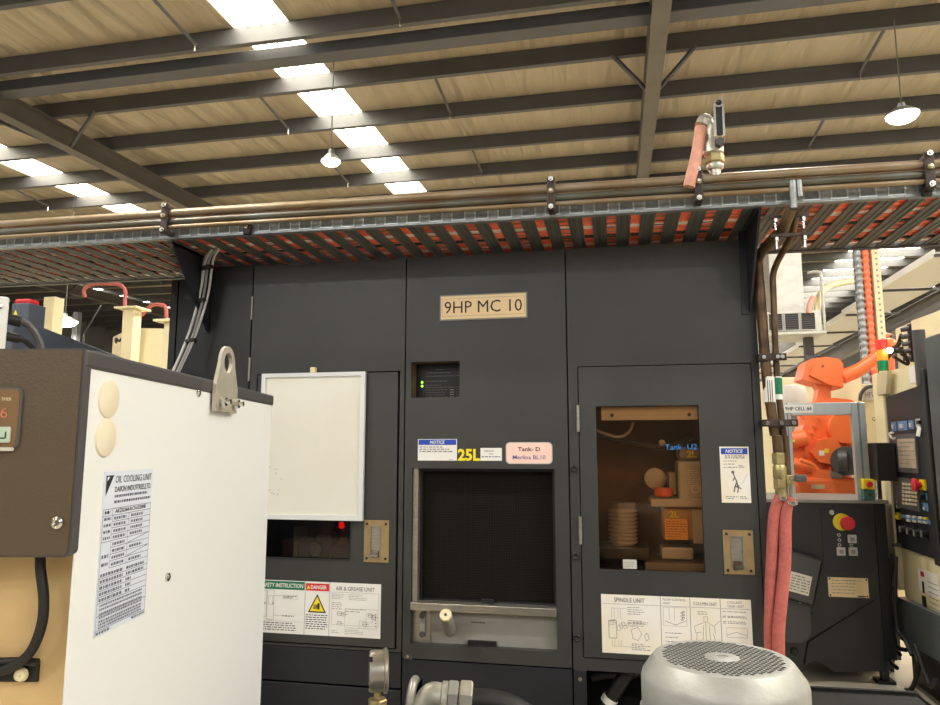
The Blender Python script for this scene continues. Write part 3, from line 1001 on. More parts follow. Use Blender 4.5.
# whiteboard hung on the left door
T_W = thing('whiteboard', 'small blank whiteboard with white frame hanging on the left access door', 'whiteboard', (-1.35, -.012, 1.243))
q = MB().box(-1.576, -1.100, -.022, -.012, 1.252, 1.878, BOARD)
q.build('writing_surface', T_W)
q = MB()
q.plate(-1.586, -1.088, 1.240, 1.890, [(-1.566, -1.108, 1.262, 1.872)], -.028, -.0105, WHITE)
q.build('frame', T_W)
MB().box(-1.350, -1.325, -.03, -.006, 1.888, 1.915, CREAM, .003).build('hook', T_W)
q = MB()
rr_ = random.Random(5)
for k in range(12):
    cx_, cz_ = -1.535 + rr_.uniform(-.02, .06), 1.36 + rr_.uniform(-.03, .11)
    line(q, (cx_, cz_), (cx_ + rr_.uniform(-.015, .015), cz_ + rr_.uniform(-.012, .012)), .002, -.0224, GREYINK)
q.build('scuff_mark', T_W, fix=False)

# ================================================================== overhead tray and everything on it
# the whole tray run hangs half a degree out of level
TILT = Matrix.Translation((-.9, 0, 2.45)) @ Matrix.Rotation(.0088, 4, 'Y') @ Matrix.Translation((.9, 0, -2.45))
MB.DEF = TILT
T_T = thing('cable_tray', 'long overhead slatted cable tray running along the top of the charcoal machine', 'cable tray', (-.8, 0, 2.45))
TX0, TX1, TY0, TY1, TZ = -3.45, 1.75, -.335, .36, 2.45
rl = MB()
rl.box(TX0, TX1, TY0, TY0 + .004, TZ, TZ + .042, GALV)
rl.box(TX0, TX1, TY0, TY0 + .03, TZ - .003, TZ, GALV)
x = TX0 + .02
while x < TX1 - .06:
    rl.plate(x, x + .058, TZ + .004, TZ + .040, [(x + .005, x + .053, TZ + .009, TZ + .040)], TY0 - .003, TY0 - .0002, ALU)
    rl.box(x + .006, x + .052, TY0 - .001, TY0, TZ + .009, TZ + .040, GALVHOLE)
    x += .0935
rl.build('side_rail', T_T)
MB().box(TX0, TX1, TY1 - .004, TY1, TZ - .003, TZ + .07, PURLIN).box(TX0, TX1, TY1 - .03, TY1, TZ - .005, TZ, PURLIN).build('side_rail', T_T)
def slat(x, ladder):
    s_ = MB()
    W = .056
    prof = [(0, 0), (.012, 0), (.014, .003), (.024, .003), (.026, 0), (.035, 0), (.037, .003), (.046, .003), (.048, 0), (W, 0), (W, .006), (0, .006)]
    s_.prism([(x + a, TZ + b) for a, b in prof], 'y', TY0 + .005, TY1 - .005, SLAT)
    if ladder:
        yy = TY0 + .02
        while yy < TY1 - .02:
            s_.box(x + W, x + .0935, yy, yy + .004, TZ + .001, TZ + .004, SLAT)
            yy += .055
    return s_.build('slat', T_T)
x, k = TX0 + .01, 0
while x < TX1 - .07:
    slat(x, k % 2 == 0)
    x += .0935
    k += 1

# conduits and cables lying in the tray
def conduit(yc, zc, r, m, corr, seed, name, label, cat, group):
    rnd = random.Random(seed)
    pts, rr = [], []
    ph = 0.7
    step = .008 if corr else .12
    n = int((TX1 - TX0 - .1) / step)
    for i in range(n + 1):
        xx = TX0 + .05 + i * step
        pts.append((xx, yc + .012 * math.sin(xx * 1.7 + ph) + .005 * math.sin(xx * 4.1 + ph), zc))
        rr.append(r * (1.0 if (i // 1) % 2 else .86) if corr else r)
    o = MB().tube(pts, rr, m, 10, smooth_path=False).build(name, None, fix=False)
    return tag(o, label, cat, group)
zt = TZ + .0065
for i, yc in enumerate((-.262, -.216, -.17, -.09, -.044, .03, .076, .155, .201, .265)):
    conduit(yc, zt + .021, .020, ORANGEH, True, 100 + i, 'corrugated_conduit', 'orange corrugated conduit lying along the overhead slatted tray', 'conduit', 'orange conduits on the tray')
for i, yc in enumerate((-.300, -.130, .116, .315)):
    conduit(yc, zt + .012, .010, WCABLE, False, 130 + i, 'power_cable', 'white cable lying along the overhead slatted tray between orange conduits', 'cable', 'white cables on the tray')
for i, yc in enumerate((-.005, .237)):
    conduit(yc, zt + .010, .009, BLACK, False, 150 + i, 'power_cable', 'black cable lying along the overhead slatted tray between orange conduits', 'cable', 'black cables on the tray')

# steel pipes strapped in front of the rail
def pipe(zc, yc, r, m, label):
    o = MB().cyl((TX0 - .05, yc, zc), (TX1 + .05, yc, zc), r, m, 16)
    for xx in (-1.63, .35):
        o.cyl((xx - .02, yc, zc), (xx + .02, yc, zc), r * 1.05, m, 16)
    return tag(o.build('steel_pipe'), label, 'pipe')
pipe(2.547, -.372, .0175, PIPETAN, 'uppermost of the three steel pipes along the overhead tray rail')
pipe(2.511, -.368, .0165, PIPEDARK, 'dark middle pipe of the three along the overhead tray rail')
pipe(2.484, -.378, .0095, PIPETAN, 'thin lowest pipe of the three along the overhead tray rail')
def clamp(px, py, label):
    p = onY(px, py, -.39)
    t = thing('pipe_clamp', label, 'clamp', (p.x, -.39, 2.45))
    b = MB()
    b.box(p.x - .016, p.x + .016, -.398, -.390, 2.455, 2.585, CLAMP, .003)
    b.box(p.x - .012, p.x + .012, -.390, -.334, 2.455, 2.47, CLAMP)
    b.box(p.x - .012, p.x + .012, -.390, -.35, 2.568, 2.58, CLAMP)
    b.build('strap', t)
    for zz in (2.575, 2.528, 2.466):
        q_ = MB().hexnut((p.x, -.398, zz), (p.x, -.410, zz), .011, CHROME if zz != 2.528 else BRASS)
        q_.cyl((p.x, -.41, zz), (p.x, -.416, zz), .005, CHROME, 8)
        q_.build('bolt', t)
clamp(165, 215, 'leftmost dark pipe clamp on the overhead pipes')
clamp(551, 195, 'dark pipe clamp above the right seam of the sign panel')
clamp(698, 180, 'pipe clamp at the foot of the pink hose')
clamp(930, 180, 'pipe clamp at the far right end of the overhead pipes')
for px, lab in ((248, 'black rail clip left of the bundled cables on the tray rail'), (926, 'black rail clip on the tray rail at far right')):
    p = onY(px, 229 if px < 500 else 190, -.345)
    q = MB().box(p.x - .015, p.x + .015, -.36, -.339, 2.44, 2.49, BLACK, .003)
    q.cyl((p.x, -.36, 2.472), (p.x, -.367, 2.472), .009, BRASS, 10)
    tag(q.build('rail_clip'), lab, 'clip')

# ball valve standing on the pipe, with its pink hose
MB.DEF = TILT @ Matrix.Translation((-.008, 0, -.026))
bx, by = .388, -.372
T_V = thing('ball_valve', 'upright chrome ball valve with lever standing on the overhead pipes', 'valve', (bx, by, 2.56))
q = MB()
q.cyl((bx, by, 2.578), (bx, by, 2.61), .020, IRON, 16)
q.lathe([(0, 0), (.026, 0), (.030, .008), (.030, .018), (.024, .026), (0, .026)], (bx, by, 2.605), (0, 0, 1), IRON, 20)
q.hexnut((bx, by, 2.63), (bx, by, 2.665), .034, BRASS)
q.lathe([(.026, 0), (.037, .008), (.037, .04), (.028, .055), (.026, .10), (.024, .12), (0, .12)], (bx - .004, by, 2.66), (0, 0, 1), IRON, 20)
q.tube([(bx - .01, by, 2.74), (bx - .012, by, 2.775), (bx - .03, by - .005, 2.80), (bx - .045, by - .01, 2.775)], .024, IRON, 14)
q.build('valve_body', T_V)
q = MB()
q.prism(rounded(bx - .004, bx + .03, 2.715, 2.845, .016), 'y', by - .052, by - .046, BLACK)
q.prism(rounded(bx - .006, bx + .002, 2.71, 2.845, .003), 'y', by - .056, by - .046, CHROME)
q.prism(rounded(bx + .024, bx + .032, 2.71, 2.845, .003), 'y', by - .056, by - .046, CHROME)
q.lathe([(.011, 0), (.018, 0), (.018, .012), (.011, .012)], (bx + .013, by - .046, 2.838), (0, -1, 0), CHROME, 16)
q.build('lever', T_V)
q = MB().box(bx + .002, bx + .022, by - .05, by - .03, 2.69, 2.72, BRASS)
q.hexnut((bx + .012, by - .03, 2.69), (bx + .012, by - .06, 2.69), .018, BAND)
q.build('stem_nut', T_V)
T_PH = MB().tube([(bx - .047, by - .010, 2.77), (bx - .052, by - .012, 2.73), (bx - .068, by - .02, 2.65), (bx - .09, by - .03, 2.57), (bx - .098, by - .03, 2.535)], .021, PINKHOSE, 14).build('rubber_hose')
tag(T_PH, 'short pink rubber hose hanging from the upright chrome valve', 'hose')

MB.DEF = None
# two brown pipes that drop from the pipe run to the red hoses
q = MB()
q.tube([(.640, -.385, 2.50), (.640, -.385, 2.45), (.640, -.382, 2.40)], .012, GALV, 12)
q.tube([(.662, -.385, 2.50), (.662, -.385, 2.44)], .010, GALV, 12)
q.build('riser_stub')
D1 = [(.632, -.378, 2.40), (.610, -.33, 2.345), (.588, -.20, 2.325), (.574, -.09, 2.31), (.574, -.05, 2.27), (.577, -.045, 2.15), (.584, -.045, 1.83), (.602, -.045, 1.60)]
q = MB().tube(D1, .020, PIPEBROWN, 14)
tag(q.build('drop_pipe'), 'thicker brown drop pipe down the right edge of the machine', 'pipe')
D2 = [(.655, -.35, 2.40), (.66, -.25, 2.345), (.638, -.10, 2.28), (.628, -.05, 2.235), (.626, -.045, 2.15), (.622, -.045, 1.83), (.634, -.045, 1.60)]
q = MB().tube(D2, .0125, PIPEBROWN, 12)
tag(q.build('drop_pipe'), 'thinner brown drop pipe right of the thicker one', 'pipe')
bpy.data.objects['riser_stub'].name = 'pipe_riser'
tag(bpy.data.objects['pipe_riser'], 'pair of galvanised stub pipes joining the overhead pipes to brown drops', 'pipe')
# tags wrapped round the drop pipes
q = MB()
for (xx, r_, mm, h0, h1) in ((.589, .0225, PAPER, 1.73, 1.83), (.624, .0145, GREEN, 1.74, 1.83)):
    q.cyl((xx, -.045, h0), (xx + .001, -.045, h1), r_, PAPER, 14)
    if mm is GREEN:
        q.cyl((xx + .0002, -.045, h0 + .02), (xx + .001, -.045, h1 - .005), r_ + .0005, GREEN, 14)
for k in range(3):
    q.box(.580 + k * .008, .582 + k * .008, -.0685, -.066, 1.73, 1.815, INK)
tag(q.build('pipe_marker'), 'white and green flow markers wrapped round the brown drop pipes', 'marker')
def wall_strap(zc, x0, x1, label):
    t = thing('pipe_strap', label, 'clamp', (x0, -.07, zc))
    q_ = MB().box(x0, x1, -.078, -.066, zc - .014, zc + .014, CLAMP, .003)
    q_.box(x0 + .002, x0 + .02, -.07, 0, zc - .012, zc + .012, CLAMP)
    q_.build('strap', t)
    for xx in (x0 + .018, x0 + .018 + .05, x1 - .018):
        MB().hexnut((xx, -.078, zc), (xx, -.088, zc), .009, CHROME).build('bolt', t)
wall_strap(1.905, .552, .655, 'upper dark strap holding the brown drop pipes to the machine')
wall_strap(1.648, .552, .682, 'lower dark strap holding the brown drop pipes above the brass valve')
for zz, px_ in ((2.385, 778), (2.315, 784)):
    t = thing('pipe_bracket', 'upper cross bracket on the brown pipe bend' if zz > 2.35 else 'lower cross bracket on the brown pipe bend', 'bracket', (.62, -.33, zz))
    MB().box(.565, .70, -.345, -.335, zz - .006, zz + .006, CLAMP, .002).build('bar', t)
    for xx in (.585, .68):
        MB().hexnut((xx, -.34, zz - .006), (xx, -.34, zz - .022), .010, CHROME).cyl((xx, -.34, zz - .022), (xx, -.34, zz - .05), .005, CHROME, 8).build('bolt', t)
# brass valve at the foot of the drops, red hoses
T_BV = thing('hose_valve', 'dirty brass valve with dark lever between drop pipes and red hoses', 'valve', (.615, -.05, 1.37))
q = MB()
q.cyl((.610, -.045, 1.60), (.612, -.045, 1.53), .021, PIPEBROWN, 14)
q.hexnut((.612, -.045, 1.535), (.612, -.045, 1.49), .026, BRASS)
q.lathe([(.02, 0), (.026, .01), (.026, .05), (.02, .06)], (.612, -.045, 1.43), (0, 0, 1), BRASS, 18)
q.hexnut((.612, -.045, 1.435), (.612, -.045, 1.395), .026, BRASS)
q.cyl((.612, -.045, 1.40), (.612, -.045, 1.365), .022, BRASS, 14)
q.cyl((.640, -.045, 1.60), (.642, -.045, 1.44), .012, PIPEBROWN, 12)
q.hexnut((.642, -.045, 1.45), (.642, -.045, 1.41), .02, BRASS)
q.cyl((.642, -.045, 1.41), (.642, -.045, 1.36), .014, CHROME, 12)
q.build('valve_body', T_BV)
q = MB().box(.655, .70, -.085, -.070, 1.425, 1.452, BAND, .006)
q.cyl((.642, -.045, 1.437), (.66, -.08, 1.437), .009, CHROME, 10)
q.build('lever', T_BV)
H1 = [Vector((.612, -.045, 1.375))] + [onY(px, py, Y) for px, py, Y in ((774, 515, -.05), (771.5, 560, -.055), (770, 600, -.06), (770, 650, -.07))]
H2 = [Vector((.642, -.045, 1.365))] + [onY(px, py, Y) for px, py, Y in ((785.5, 515, -.05), (785, 560, -.065), (781.5, 600, -.08), (778.5, 650, -.10))]
for H_ in (H1, H2):
    H_ += [Vector((H_[-1].x - .004, H_[-1].y - .02, .40)), Vector((H_[-1].x - .004, H_[-1].y - .03, .025))]
T_H1 = tag(MB().tube(H1, .020, HOSE, 14).build('fabric_hose'), 'left of the two red hoses hanging from the brass valve', 'hose')
T_H2 = tag(MB().tube(H2, .0225, HOSE, 14).build('fabric_hose'), 'right of the two red hoses hanging from the brass valve', 'hose')
for (p_, r_, lab) in (((.612, -.045, 1.362), .024, 'hose clamp at the top of the left red hose'), ((.643, -.046, 1.345), .0265, 'hose clamp at the top of the right red hose')):
    q = MB().cyl(Vector(p_) - Vector((0, 0, .006)), Vector(p_) + Vector((0, 0, .006)), r_, CHROME, 16)
    q.box(p_[0] - .01, p_[0] + .012, p_[1] - r_ - .012, p_[1] - r_ + .002, p_[2] - .007, p_[2] + .007, CHROME, .002)
    tag(q.build('hose_clamp'), lab, 'clamp')

# bundle of cables dropping from the tray on the left
path = [onY(224, 238, -.13), onY(217, 247, -.12), onY(208, 262, -.10), onY(202, 295, -.08), onY(191, 335, -.10), onY(178, 368, -.14), onY(165, 395, -.2), onY(155, 460, -.25)]
path[0].z += .06
LCABLE = mat('pale_grey_cable', (188, 186, 184), 0.45)
MCABLE = mat('mid_grey_cable', (140, 139, 140), 0.45)
for i, (dx, dy, mm, lab) in enumerate(((-.017, 0, MCABLE, 'leftmost grey cable of the bundle hanging at the machine side cabinet'), (-.006, -.012, LCABLE, 'pale cable in front of the bundle hanging at the side cabinet'), (.002, .010, BLACK, 'black cable behind the pale one in the hanging bundle'), (.010, -.006, MCABLE, 'mid grey cable right of the pale one in the hanging bundle'), (.020, .002, LCABLE, 'rightmost pale cable of the bundle hanging at the side cabinet'))):
    pts = [p + Vector((dx * (1 + .5 * math.sin(k * 1.3 + i)), dy, 0)) for k, p in enumerate(path)]
    tag(MB().tube(pts, .0058, mm, 8).build('hanging_cable'), lab, 'cable')
for k, lab in ((2, 'upper black tie round the hanging cable bundle'), (3, 'middle black tie round the hanging cable bundle'), (4, 'lower black tie round the hanging cable bundle')):
    p = path[k] + Vector((0, 0, -.03))
    q = MB().cyl(p - Vector((-.002, 0, .007)), p + Vector((-.002, 0, .007)), .028, BLACK, 14)
    tag(q.build('cable_tie'), lab, 'cable tie')

# ================================================================== oil cooling unit in the left foreground
SD = Vector((-.18253, .98320, 0))
CANG = math.atan2(.18253, .98320)
CC = Vector((-.58661, -2.31214, 0))
T_C = thing('oil_cooling_unit', 'white oil cooling unit with brown control box in the left foreground', 'cooling unit', CC, CANG)
LC = WORLD[T_C.name]   # local x: to the right of its front, local y: along its side away from us, z up
def cm(): return MB(LC)
CT = 1.6626
b = cm()
b.box(-.46, -.0024, .05, .71, .06, CT - .01, TAN, .004)
b.build('cabinet', T_C)
b = cm()
b.box(-.0022, 0, .012, .716, .06, CT - .018, WHITE, .0006)
SP = b.build('side_panel', T_C)
b = cm()
b.box(-.47, .003, -.0, .722, CT - .022, CT, BAND, .004)
b.build('top_cover', T_C)
for lx, ly in ((-.40, .12), (-.06, .12), (-.40, .65), (-.06, .65)):
    cm().cyl((lx, ly, 0), (lx, ly, .07), .025, RUBBER, 12).build('foot', T_C)
# brown control box at the front
b = cm()
def hood(x1, z0, r, top):
    return [(-.40, top), (x1, top)] + [(x1 - r + r * math.cos(math.radians(a)), z0 + r + r * math.sin(math.radians(a))) for a in (0, -22, -45, -68, -90)] + [(-.40, z0)]
pts = hood(.002, 1.433, .008, CT - .0005)
b.prism(pts, 'y', 0.0, .014, BAND)
b.prism(hood(-.001, 1.435, .007, CT - .002), 'y', -.0012, .0, BROWNBOX)
b.box(-.40, -.004, .014, .05, 1.435, CT - .022, BAND)
CB = b.build('control_box', T_C)
b = cm()
b.prism(rounded(-.20, -.064, 1.549, 1.618, .008), 'y', -.004, -.001, PANELGREY)
b.prism(rounded(-.198, -.066, 1.551, 1.616, .007), 'y', -.0046, -.003, AMBERDK)
b.prism(rounded(-.20, -.068, 1.5475, 1.5515, .0015), 'y', -.0056, -.003, LGREY)
yy = -.0052
b.text('TIMER', (-.0745, yy, 1.603), (1, 0, 0), (0, 0, 1), .0035, CREAM, width=.0115, align='r')
b.text('2.16', (-.0775, yy, 1.584), (1, 0, 0), (0, 0, 1), .0115, DIGIT, width=.032, align='r', bold=-.005)
for xx in (-.0885, -.111, -.133):
    b.prism(rounded(xx, xx + .0165, 1.5565, 1.574, .002), 'y', -.0062, -.004, KEYGREY)
    b.prism(rounded(xx + .001, xx + .0155, 1.5575, 1.573, .002), 'y', -.0066, -.006, KEYGREEN)
ky = -.0069
for (p_, q_) in (((-.0835, 1.5615), (-.0765, 1.5615)), ((-.0765, 1.5615), (-.0765, 1.5685))):
    d_ = Vector((q_[0] - p_[0], q_[1] - p_[1])); n_ = Vector((-d_.y, d_.x)).normalized() * .0008
    b.add([(p_[0] - n_.x, ky, p_[1] - n_.y), (q_[0] - n_.x, ky, q_[1] - n_.y), (q_[0] + n_.x, ky, q_[1] + n_.y), (p_[0] + n_.x, ky, p_[1] + n_.y)], [(0, 1, 2, 3)], INK)
b.build('display', CB, fix=False)
b = cm().lathe([(0, 0), (.0065, 0), (.0065, .003), (.004, .0045), (.0025, .003), (0, .003)], (-.0135, -.001, 1.470), (0, -1, 0), CHROME, 16)
b.build('screw', CB)
# round caps, screws and rating plate on the side panel
for u_, z_ in ((.059, 1.609), (.058, 1.563)):
    b = cm().lathe([(0, .003), (.02, .003), (.0225, .002), (.0235, 0)], (0, u_, z_), (1, 0, 0), CAPW, 28)
    b.build('hole_cap', SP)
for u_, z_ in ((.25, 1.369), (.325, 1.637)):
    b = cm().lathe([(0, .004), (.003, .004), (.006, .0025), (.0065, 0)], (0, u_, z_), (1, 0, 0), CHROME, 14)
    b.build('screw', SP)
def side_label():
    b_ = cm()
    u0, u1, w0, w1 = .061, .185, 1.333, 1.523
    b_.box(0, .0008, u0, u1, w0, w1, LABELBLUE)
    X = .0012
    def R(a, b2, c, d, m):
        b_.add([(X, a, c), (X, b2, c), (X, b2, d), (X, a, d)], [(0, 1, 2, 3)], m)
    def Hl(z, a=u0 + .002, b2=u1 - .002): R(a, b2, z - .0003, z + .0003, LINK)
    def Vl(u_, z0_, z1_): R(u_ - .0003, u_ + .0003, z0_, z1_, LINK)
    def S(a, b2, z, h, m, seed):
        rnd = random.Random(seed)
        x_ = a
        while x_ < b2:
            L = min(rnd.uniform(.7, 1.8) * h, b2 - x_)
            R(x_, x_ + L, z, z + h, m)
            x_ += L + h * .5
    def T(t, u_, z, h, w=None, m=INK, bold=.0, align='l'):
        b_.text(t, (X, u_, z), (0, 1, 0), (0, 0, 1), h, m, width=w, bold=bold, align=align)
    # maker's mark: a dark right-angled triangle
    b_.add([(X, u0 + .004, 1.518), (X, u0 + .022, 1.518), (X, u0 + .005, 1.494)], [(0, 1, 2)], INK)
    b_.add([(X + .0003, u0 + .006, 1.5165), (X + .0003, u0 + .012, 1.5165), (X + .0003, u0 + .0065, 1.511)], [(0, 1, 2)], LABELBLUE)
    T('OIL COOLING UNIT', u0 + .026, 1.5085, .0085, .094)
    T('DAIKIN INDUSTRIES,LTD.', u0 + .026, 1.4975, .0065, .094, bold=.01)
    S(u0 + .026, u1 - .014, 1.491, .003, LINK, 1)
    S(u0 + .026, u1 - .004, 1.484, .0032, LINK, 2)
    zr = [1.478, 1.470, 1.4625, 1.455, 1.4475, 1.44, 1.432, 1.424, 1.416, 1.408]
    for i, z in enumerate(zr):
        Hl(z, u0 + .002 if i in (0, 1, 5) else u0 + .024)
    Vl(u0 + .024, 1.408, 1.478); Vl(u0 + .064, 1.408, 1.470); Vl(u0 + .002, 1.335, 1.478); Vl(u1 - .002, 1.335, 1.478)
    S(u0 + .006, u0 + .018, 1.4725, .0035, INK, 3)
    T('AKZG568-RCH-D200B', u0 + .030, 1.4722, .0045, .078, bold=.015)
    for i, z in enumerate(zr[2:]):
        S(u0 + .028, u0 + .058, z + .002, .0032, LINK, 10 + i)
        if i not in (4, 6): S(u0 + .070, u1 - .022, z + .002, .0032, LINK, 30 + i)
    for z in zr[1:5]:
        S(u0 + .005, u0 + .021, z - .005, .0032, LINK, int(z * 1000))
    for (a, c, b2, d) in ((u0 + .066, 1.4325, u1 - .004, 1.4395), (u0 + .066, 1.4165, u1 - .004, 1.4235)):
        b_.add([(X, a, c), (X, b2, d), (X, b2, d + .0007), (X, a, c + .0007)], [(0, 1, 2, 3)], LINK)
    S(u0 + .005, u0 + .02, 1.421, .004, LINK, 51)
    S(u0 + .005, u0 + .02, 1.412, .0035, LINK, 52)
    for i, z in enumerate((1.4, 1.393, 1.386, 1.379, 1.372)):
        Hl(z - .0015)
        S(u0 + .005, u0 + .058, z, .0036, LINK, 60 + i)
        S(u0 + .066, u1 - (.012 if i < 2 else .045), z, .0034, LINK, 70 + i)
    Hl(1.3705)
    for i, z in enumerate((1.366, 1.3615, 1.3565, 1.3525, 1.348, 1.3445, 1.341)):
        S(u0 + .008, u1 - .012, z, .0024, LINK, 80 + i)
    Hl(1.356)
    Hl(1.3395)
    T('MADE IN JAPAN', u1 - .003, 1.335, .0032, .034, INK, .01, 'r')
    S(u0 + .004, u0 + .035, 1.335, .003, LINK, 95)
    return b_.build('rating_plate', SP, fix=False)
side_label()
# lifting eye bolted to the far part of the side
b = cm()
outer = [(.374, 1.612), (.476, 1.612), (.476, 1.655), (.470, 1.668)]
for k in range(0, 13):
    a = math.radians(0 + 15 * k)
    outer.append((.4245 + .0335 * math.cos(a), 1.694 + .0315 * math.sin(a)))
outer += [(.379, 1.668), (.374, 1.655)]
hole = [(.4245 + .019 * math.cos(2 * PI * k / 24), 1.697 + .0175 * math.sin(2 * PI * k / 24)) for k in range(24)]
bm = bmesh.new()
for pts in (outer, hole):
    vs = [bm.verts.new((0.004, p[0], p[1])) for p in pts]
    for i in range(len(vs)):
        bm.edges.new((vs[i], vs[(i + 1) % len(vs)]))
bmesh.ops.triangle_fill(bm, use_beauty=True, edges=bm.edges[:])
fs = bm.faces[:]
ret = bmesh.ops.extrude_face_region(bm, geom=fs)
for v in [g_ for g_ in ret['geom'] if isinstance(g_, bmesh.types.BMVert)]:
    v.co.x += .006
bm.verts.index_update()
b.add([v.co.copy() for v in bm.verts], [[v.index for v in f.verts] for f in bm.faces], ZINC)
bm.free()
LE = b.build('lifting_eye', T_C)
for u_ in (.395, .458):
    cm().hexnut((.010, u_, 1.628), (.021, u_, 1.628), .008, CHROME).cyl((.021, u_, 1.628), (.028, u_, 1.628), .0045, CHROME, 10).build('bolt', LE)
# cables under the control box
b = cm().box(-.43, -.111, .046, .052, .8, 1.43, BLACK)
b.build('side_slot', T_C)
b = cm().tube([(-.052, .035, 1.445), (-.050, .032, 1.42), (-.042, .03, 1.385), (-.042, .03, 1.355), (-.054, .032, 1.325), (-.078, .034, 1.308), (-.110, .036, 1.302), (-.16, .036, 1.30)], .0055, RUBBER, 12)
b.build('power_cable', T_C)
b = cm().tube([(-.050, .042, 1.312), (-.075, .04, 1.314), (-.12, .038, 1.310), (-.17, .036, 1.29)], .0045, RUBBER, 10)
b.build('power_cable', T_C)
b = cm().box(-.095, -.052, .046, .05, 1.290, 1.312, RUBBER)
b.lathe([(0, 0), (.0075, 0), (.008, .002), (.006, .006), (.003, .007), (0, .005)], (-.068, .044, 1.299), (0, -1, 0), CREAM, 16)
b.build('cable_clip', T_C)

# ================================================================== pump motor, tank and fittings at the bottom
T_TK = thing('coolant_tank', 'oily black steel coolant tank rim at the bottom right edge', 'tank', (.2, -1.4, 0))
b = MB()
b.box(-.52, .72, -2.2, -1.28, 0.0, .86, DARKSPECK, .004)
b.prism([(.10, .86), (.10, .920), (.727, .927), (.765, .895), (.765, 0), (.10, 0)], 'y', -1.285, -.905, DARKSPECK)
b.build('tank_body', T_TK)
b = MB()
b.prism([(.10, .905), (.10, .928), (.727, .934), (.77, .900), (.77, .88), (.727, .912)], 'y', -.905, -.893, DARKSPECK)
b.build('rim', T_TK)

MCX, MCY, MCZ = .164, -1.681, 1.200
T_MO = thing('pump_motor', 'silver electric motor with round perforated fan cover', 'motor', (MCX, MCY, .86))
b = MB()
b.lathe([(.104, 0), (.112, -.001), (.1165, -.006), (.132, -.028), (.1345, -.036), (.1345, -.085), (.133, -.088)], (MCX, MCY, MCZ), (0, 0, 1), MOTOR, 56)
b.lathe([(.133, -.088), (.1385, -.0885), (.139, -.10), (.1375, -.105), (.131, -.105)], (MCX, MCY, MCZ), (0, 0, 1), MOTOR, 56)
FC = b.build('fan_cover', T_MO)
# perforated top: dark plate below, ring lattice above
b = MB().lathe([(0, -.016), (.104, -.016)], (MCX, MCY, MCZ), (0, 0, 1), GAP, 40)
b.build('grille_void', FC)
bm = bmesh.new()
Rg, pitch, hr = .1045, .0094, .0042
holes = []
rows = int(Rg / (pitch * .866)) + 1
for j in range(-rows, rows + 1):
    for i in range(-15, 16):
        hx = (i + (j % 2) * .5) * pitch
        hy = j * pitch * .866
        rad = math.hypot(hx, hy)
        if .027 < rad < Rg - .006:
            holes.append((hx, hy))
def ringv(cx_, cy_, r_, n):
    return [bm.verts.new((cx_ + r_ * math.cos(2 * PI * k / n + .26), cy_ + r_ * math.sin(2 * PI * k / n + .26), 0)) for k in range(n)]
def loop(vs):
    for i in range(len(vs)):
        bm.edges.new((vs[i], vs[(i + 1) % len(vs)]))
loop(ringv(0, 0, Rg, 56))
for (hx, hy) in holes:
    loop(ringv(hx, hy, hr, 8))
bmesh.ops.triangle_fill(bm, use_beauty=True, edges=bm.edges[:])
ret = bmesh.ops.extrude_face_region(bm, geom=bm.faces[:])
for v in [g_ for g_ in ret['geom'] if isinstance(g_, bmesh.types.BMVert)]:
    v.co.z -= .0005
bm.verts.index_update()
b = MB(Matrix.Translation((MCX, MCY, MCZ + .0002)))
b.add([v.co.copy() for v in bm.verts], [[v.index for v in f.verts] for f in bm.faces], MOTOR)
bm.free()
b.build('perforated_grille', FC)
b = MB().lathe([(.010, .001), (.011, .0025), (.024, .0015), (.028, .0004)], (MCX, MCY, MCZ), (0, 0, 1), MOTOR, 28)
b.lathe([(0, -.002), (.010, -.002), (.010, .001)], (MCX, MCY, MCZ), (0, 0, 1), BAND, 20)
b.lathe([(0, .0012), (.006, .0012), (.006, -.002)], (MCX, MCY, MCZ), (0, 0, 1), GREYP, 6, False)
b.build('hub', FC)
b = MB().lathe([(0, -.10), (.128, -.10), (.128, -.255), (.14, -.26), (.14, -.30), (.10, -.31), (.10, -.34), (0, -.34)], (MCX, MCY, MCZ), (0, 0, 1), MOTOR, 40)
for k in range(30):
    a = 2 * PI * k / 30
    c_, s_ = math.cos(a), math.sin(a)
    p_ = [(MCX + c_ * .126 - s_ * t, MCY + s_ * .126 + c_ * t) for t in (-.002, .002)] + [(MCX + c_ * .138 - s_ * t, MCY + s_ * .138 + c_ * t) for t in (.002, -.002)]
    b.prism(p_, 'z', MCZ - .25, MCZ - .106, MOTOR)
b.build('finned_body', T_MO)
b = MB().box(MCX - .045, MCX + .055, MCY - .155, MCY - .13, MCZ - .19, MCZ - .115, CREAMP, .006)
b.build('terminal_box', T_MO)
b = MB().cyl((MCX - .136, MCY - .03, MCZ - .098), (MCX - .150, MCY - .033, MCZ - .098), .007, CHROME, 10)
b.build('cover_screw', T_MO)

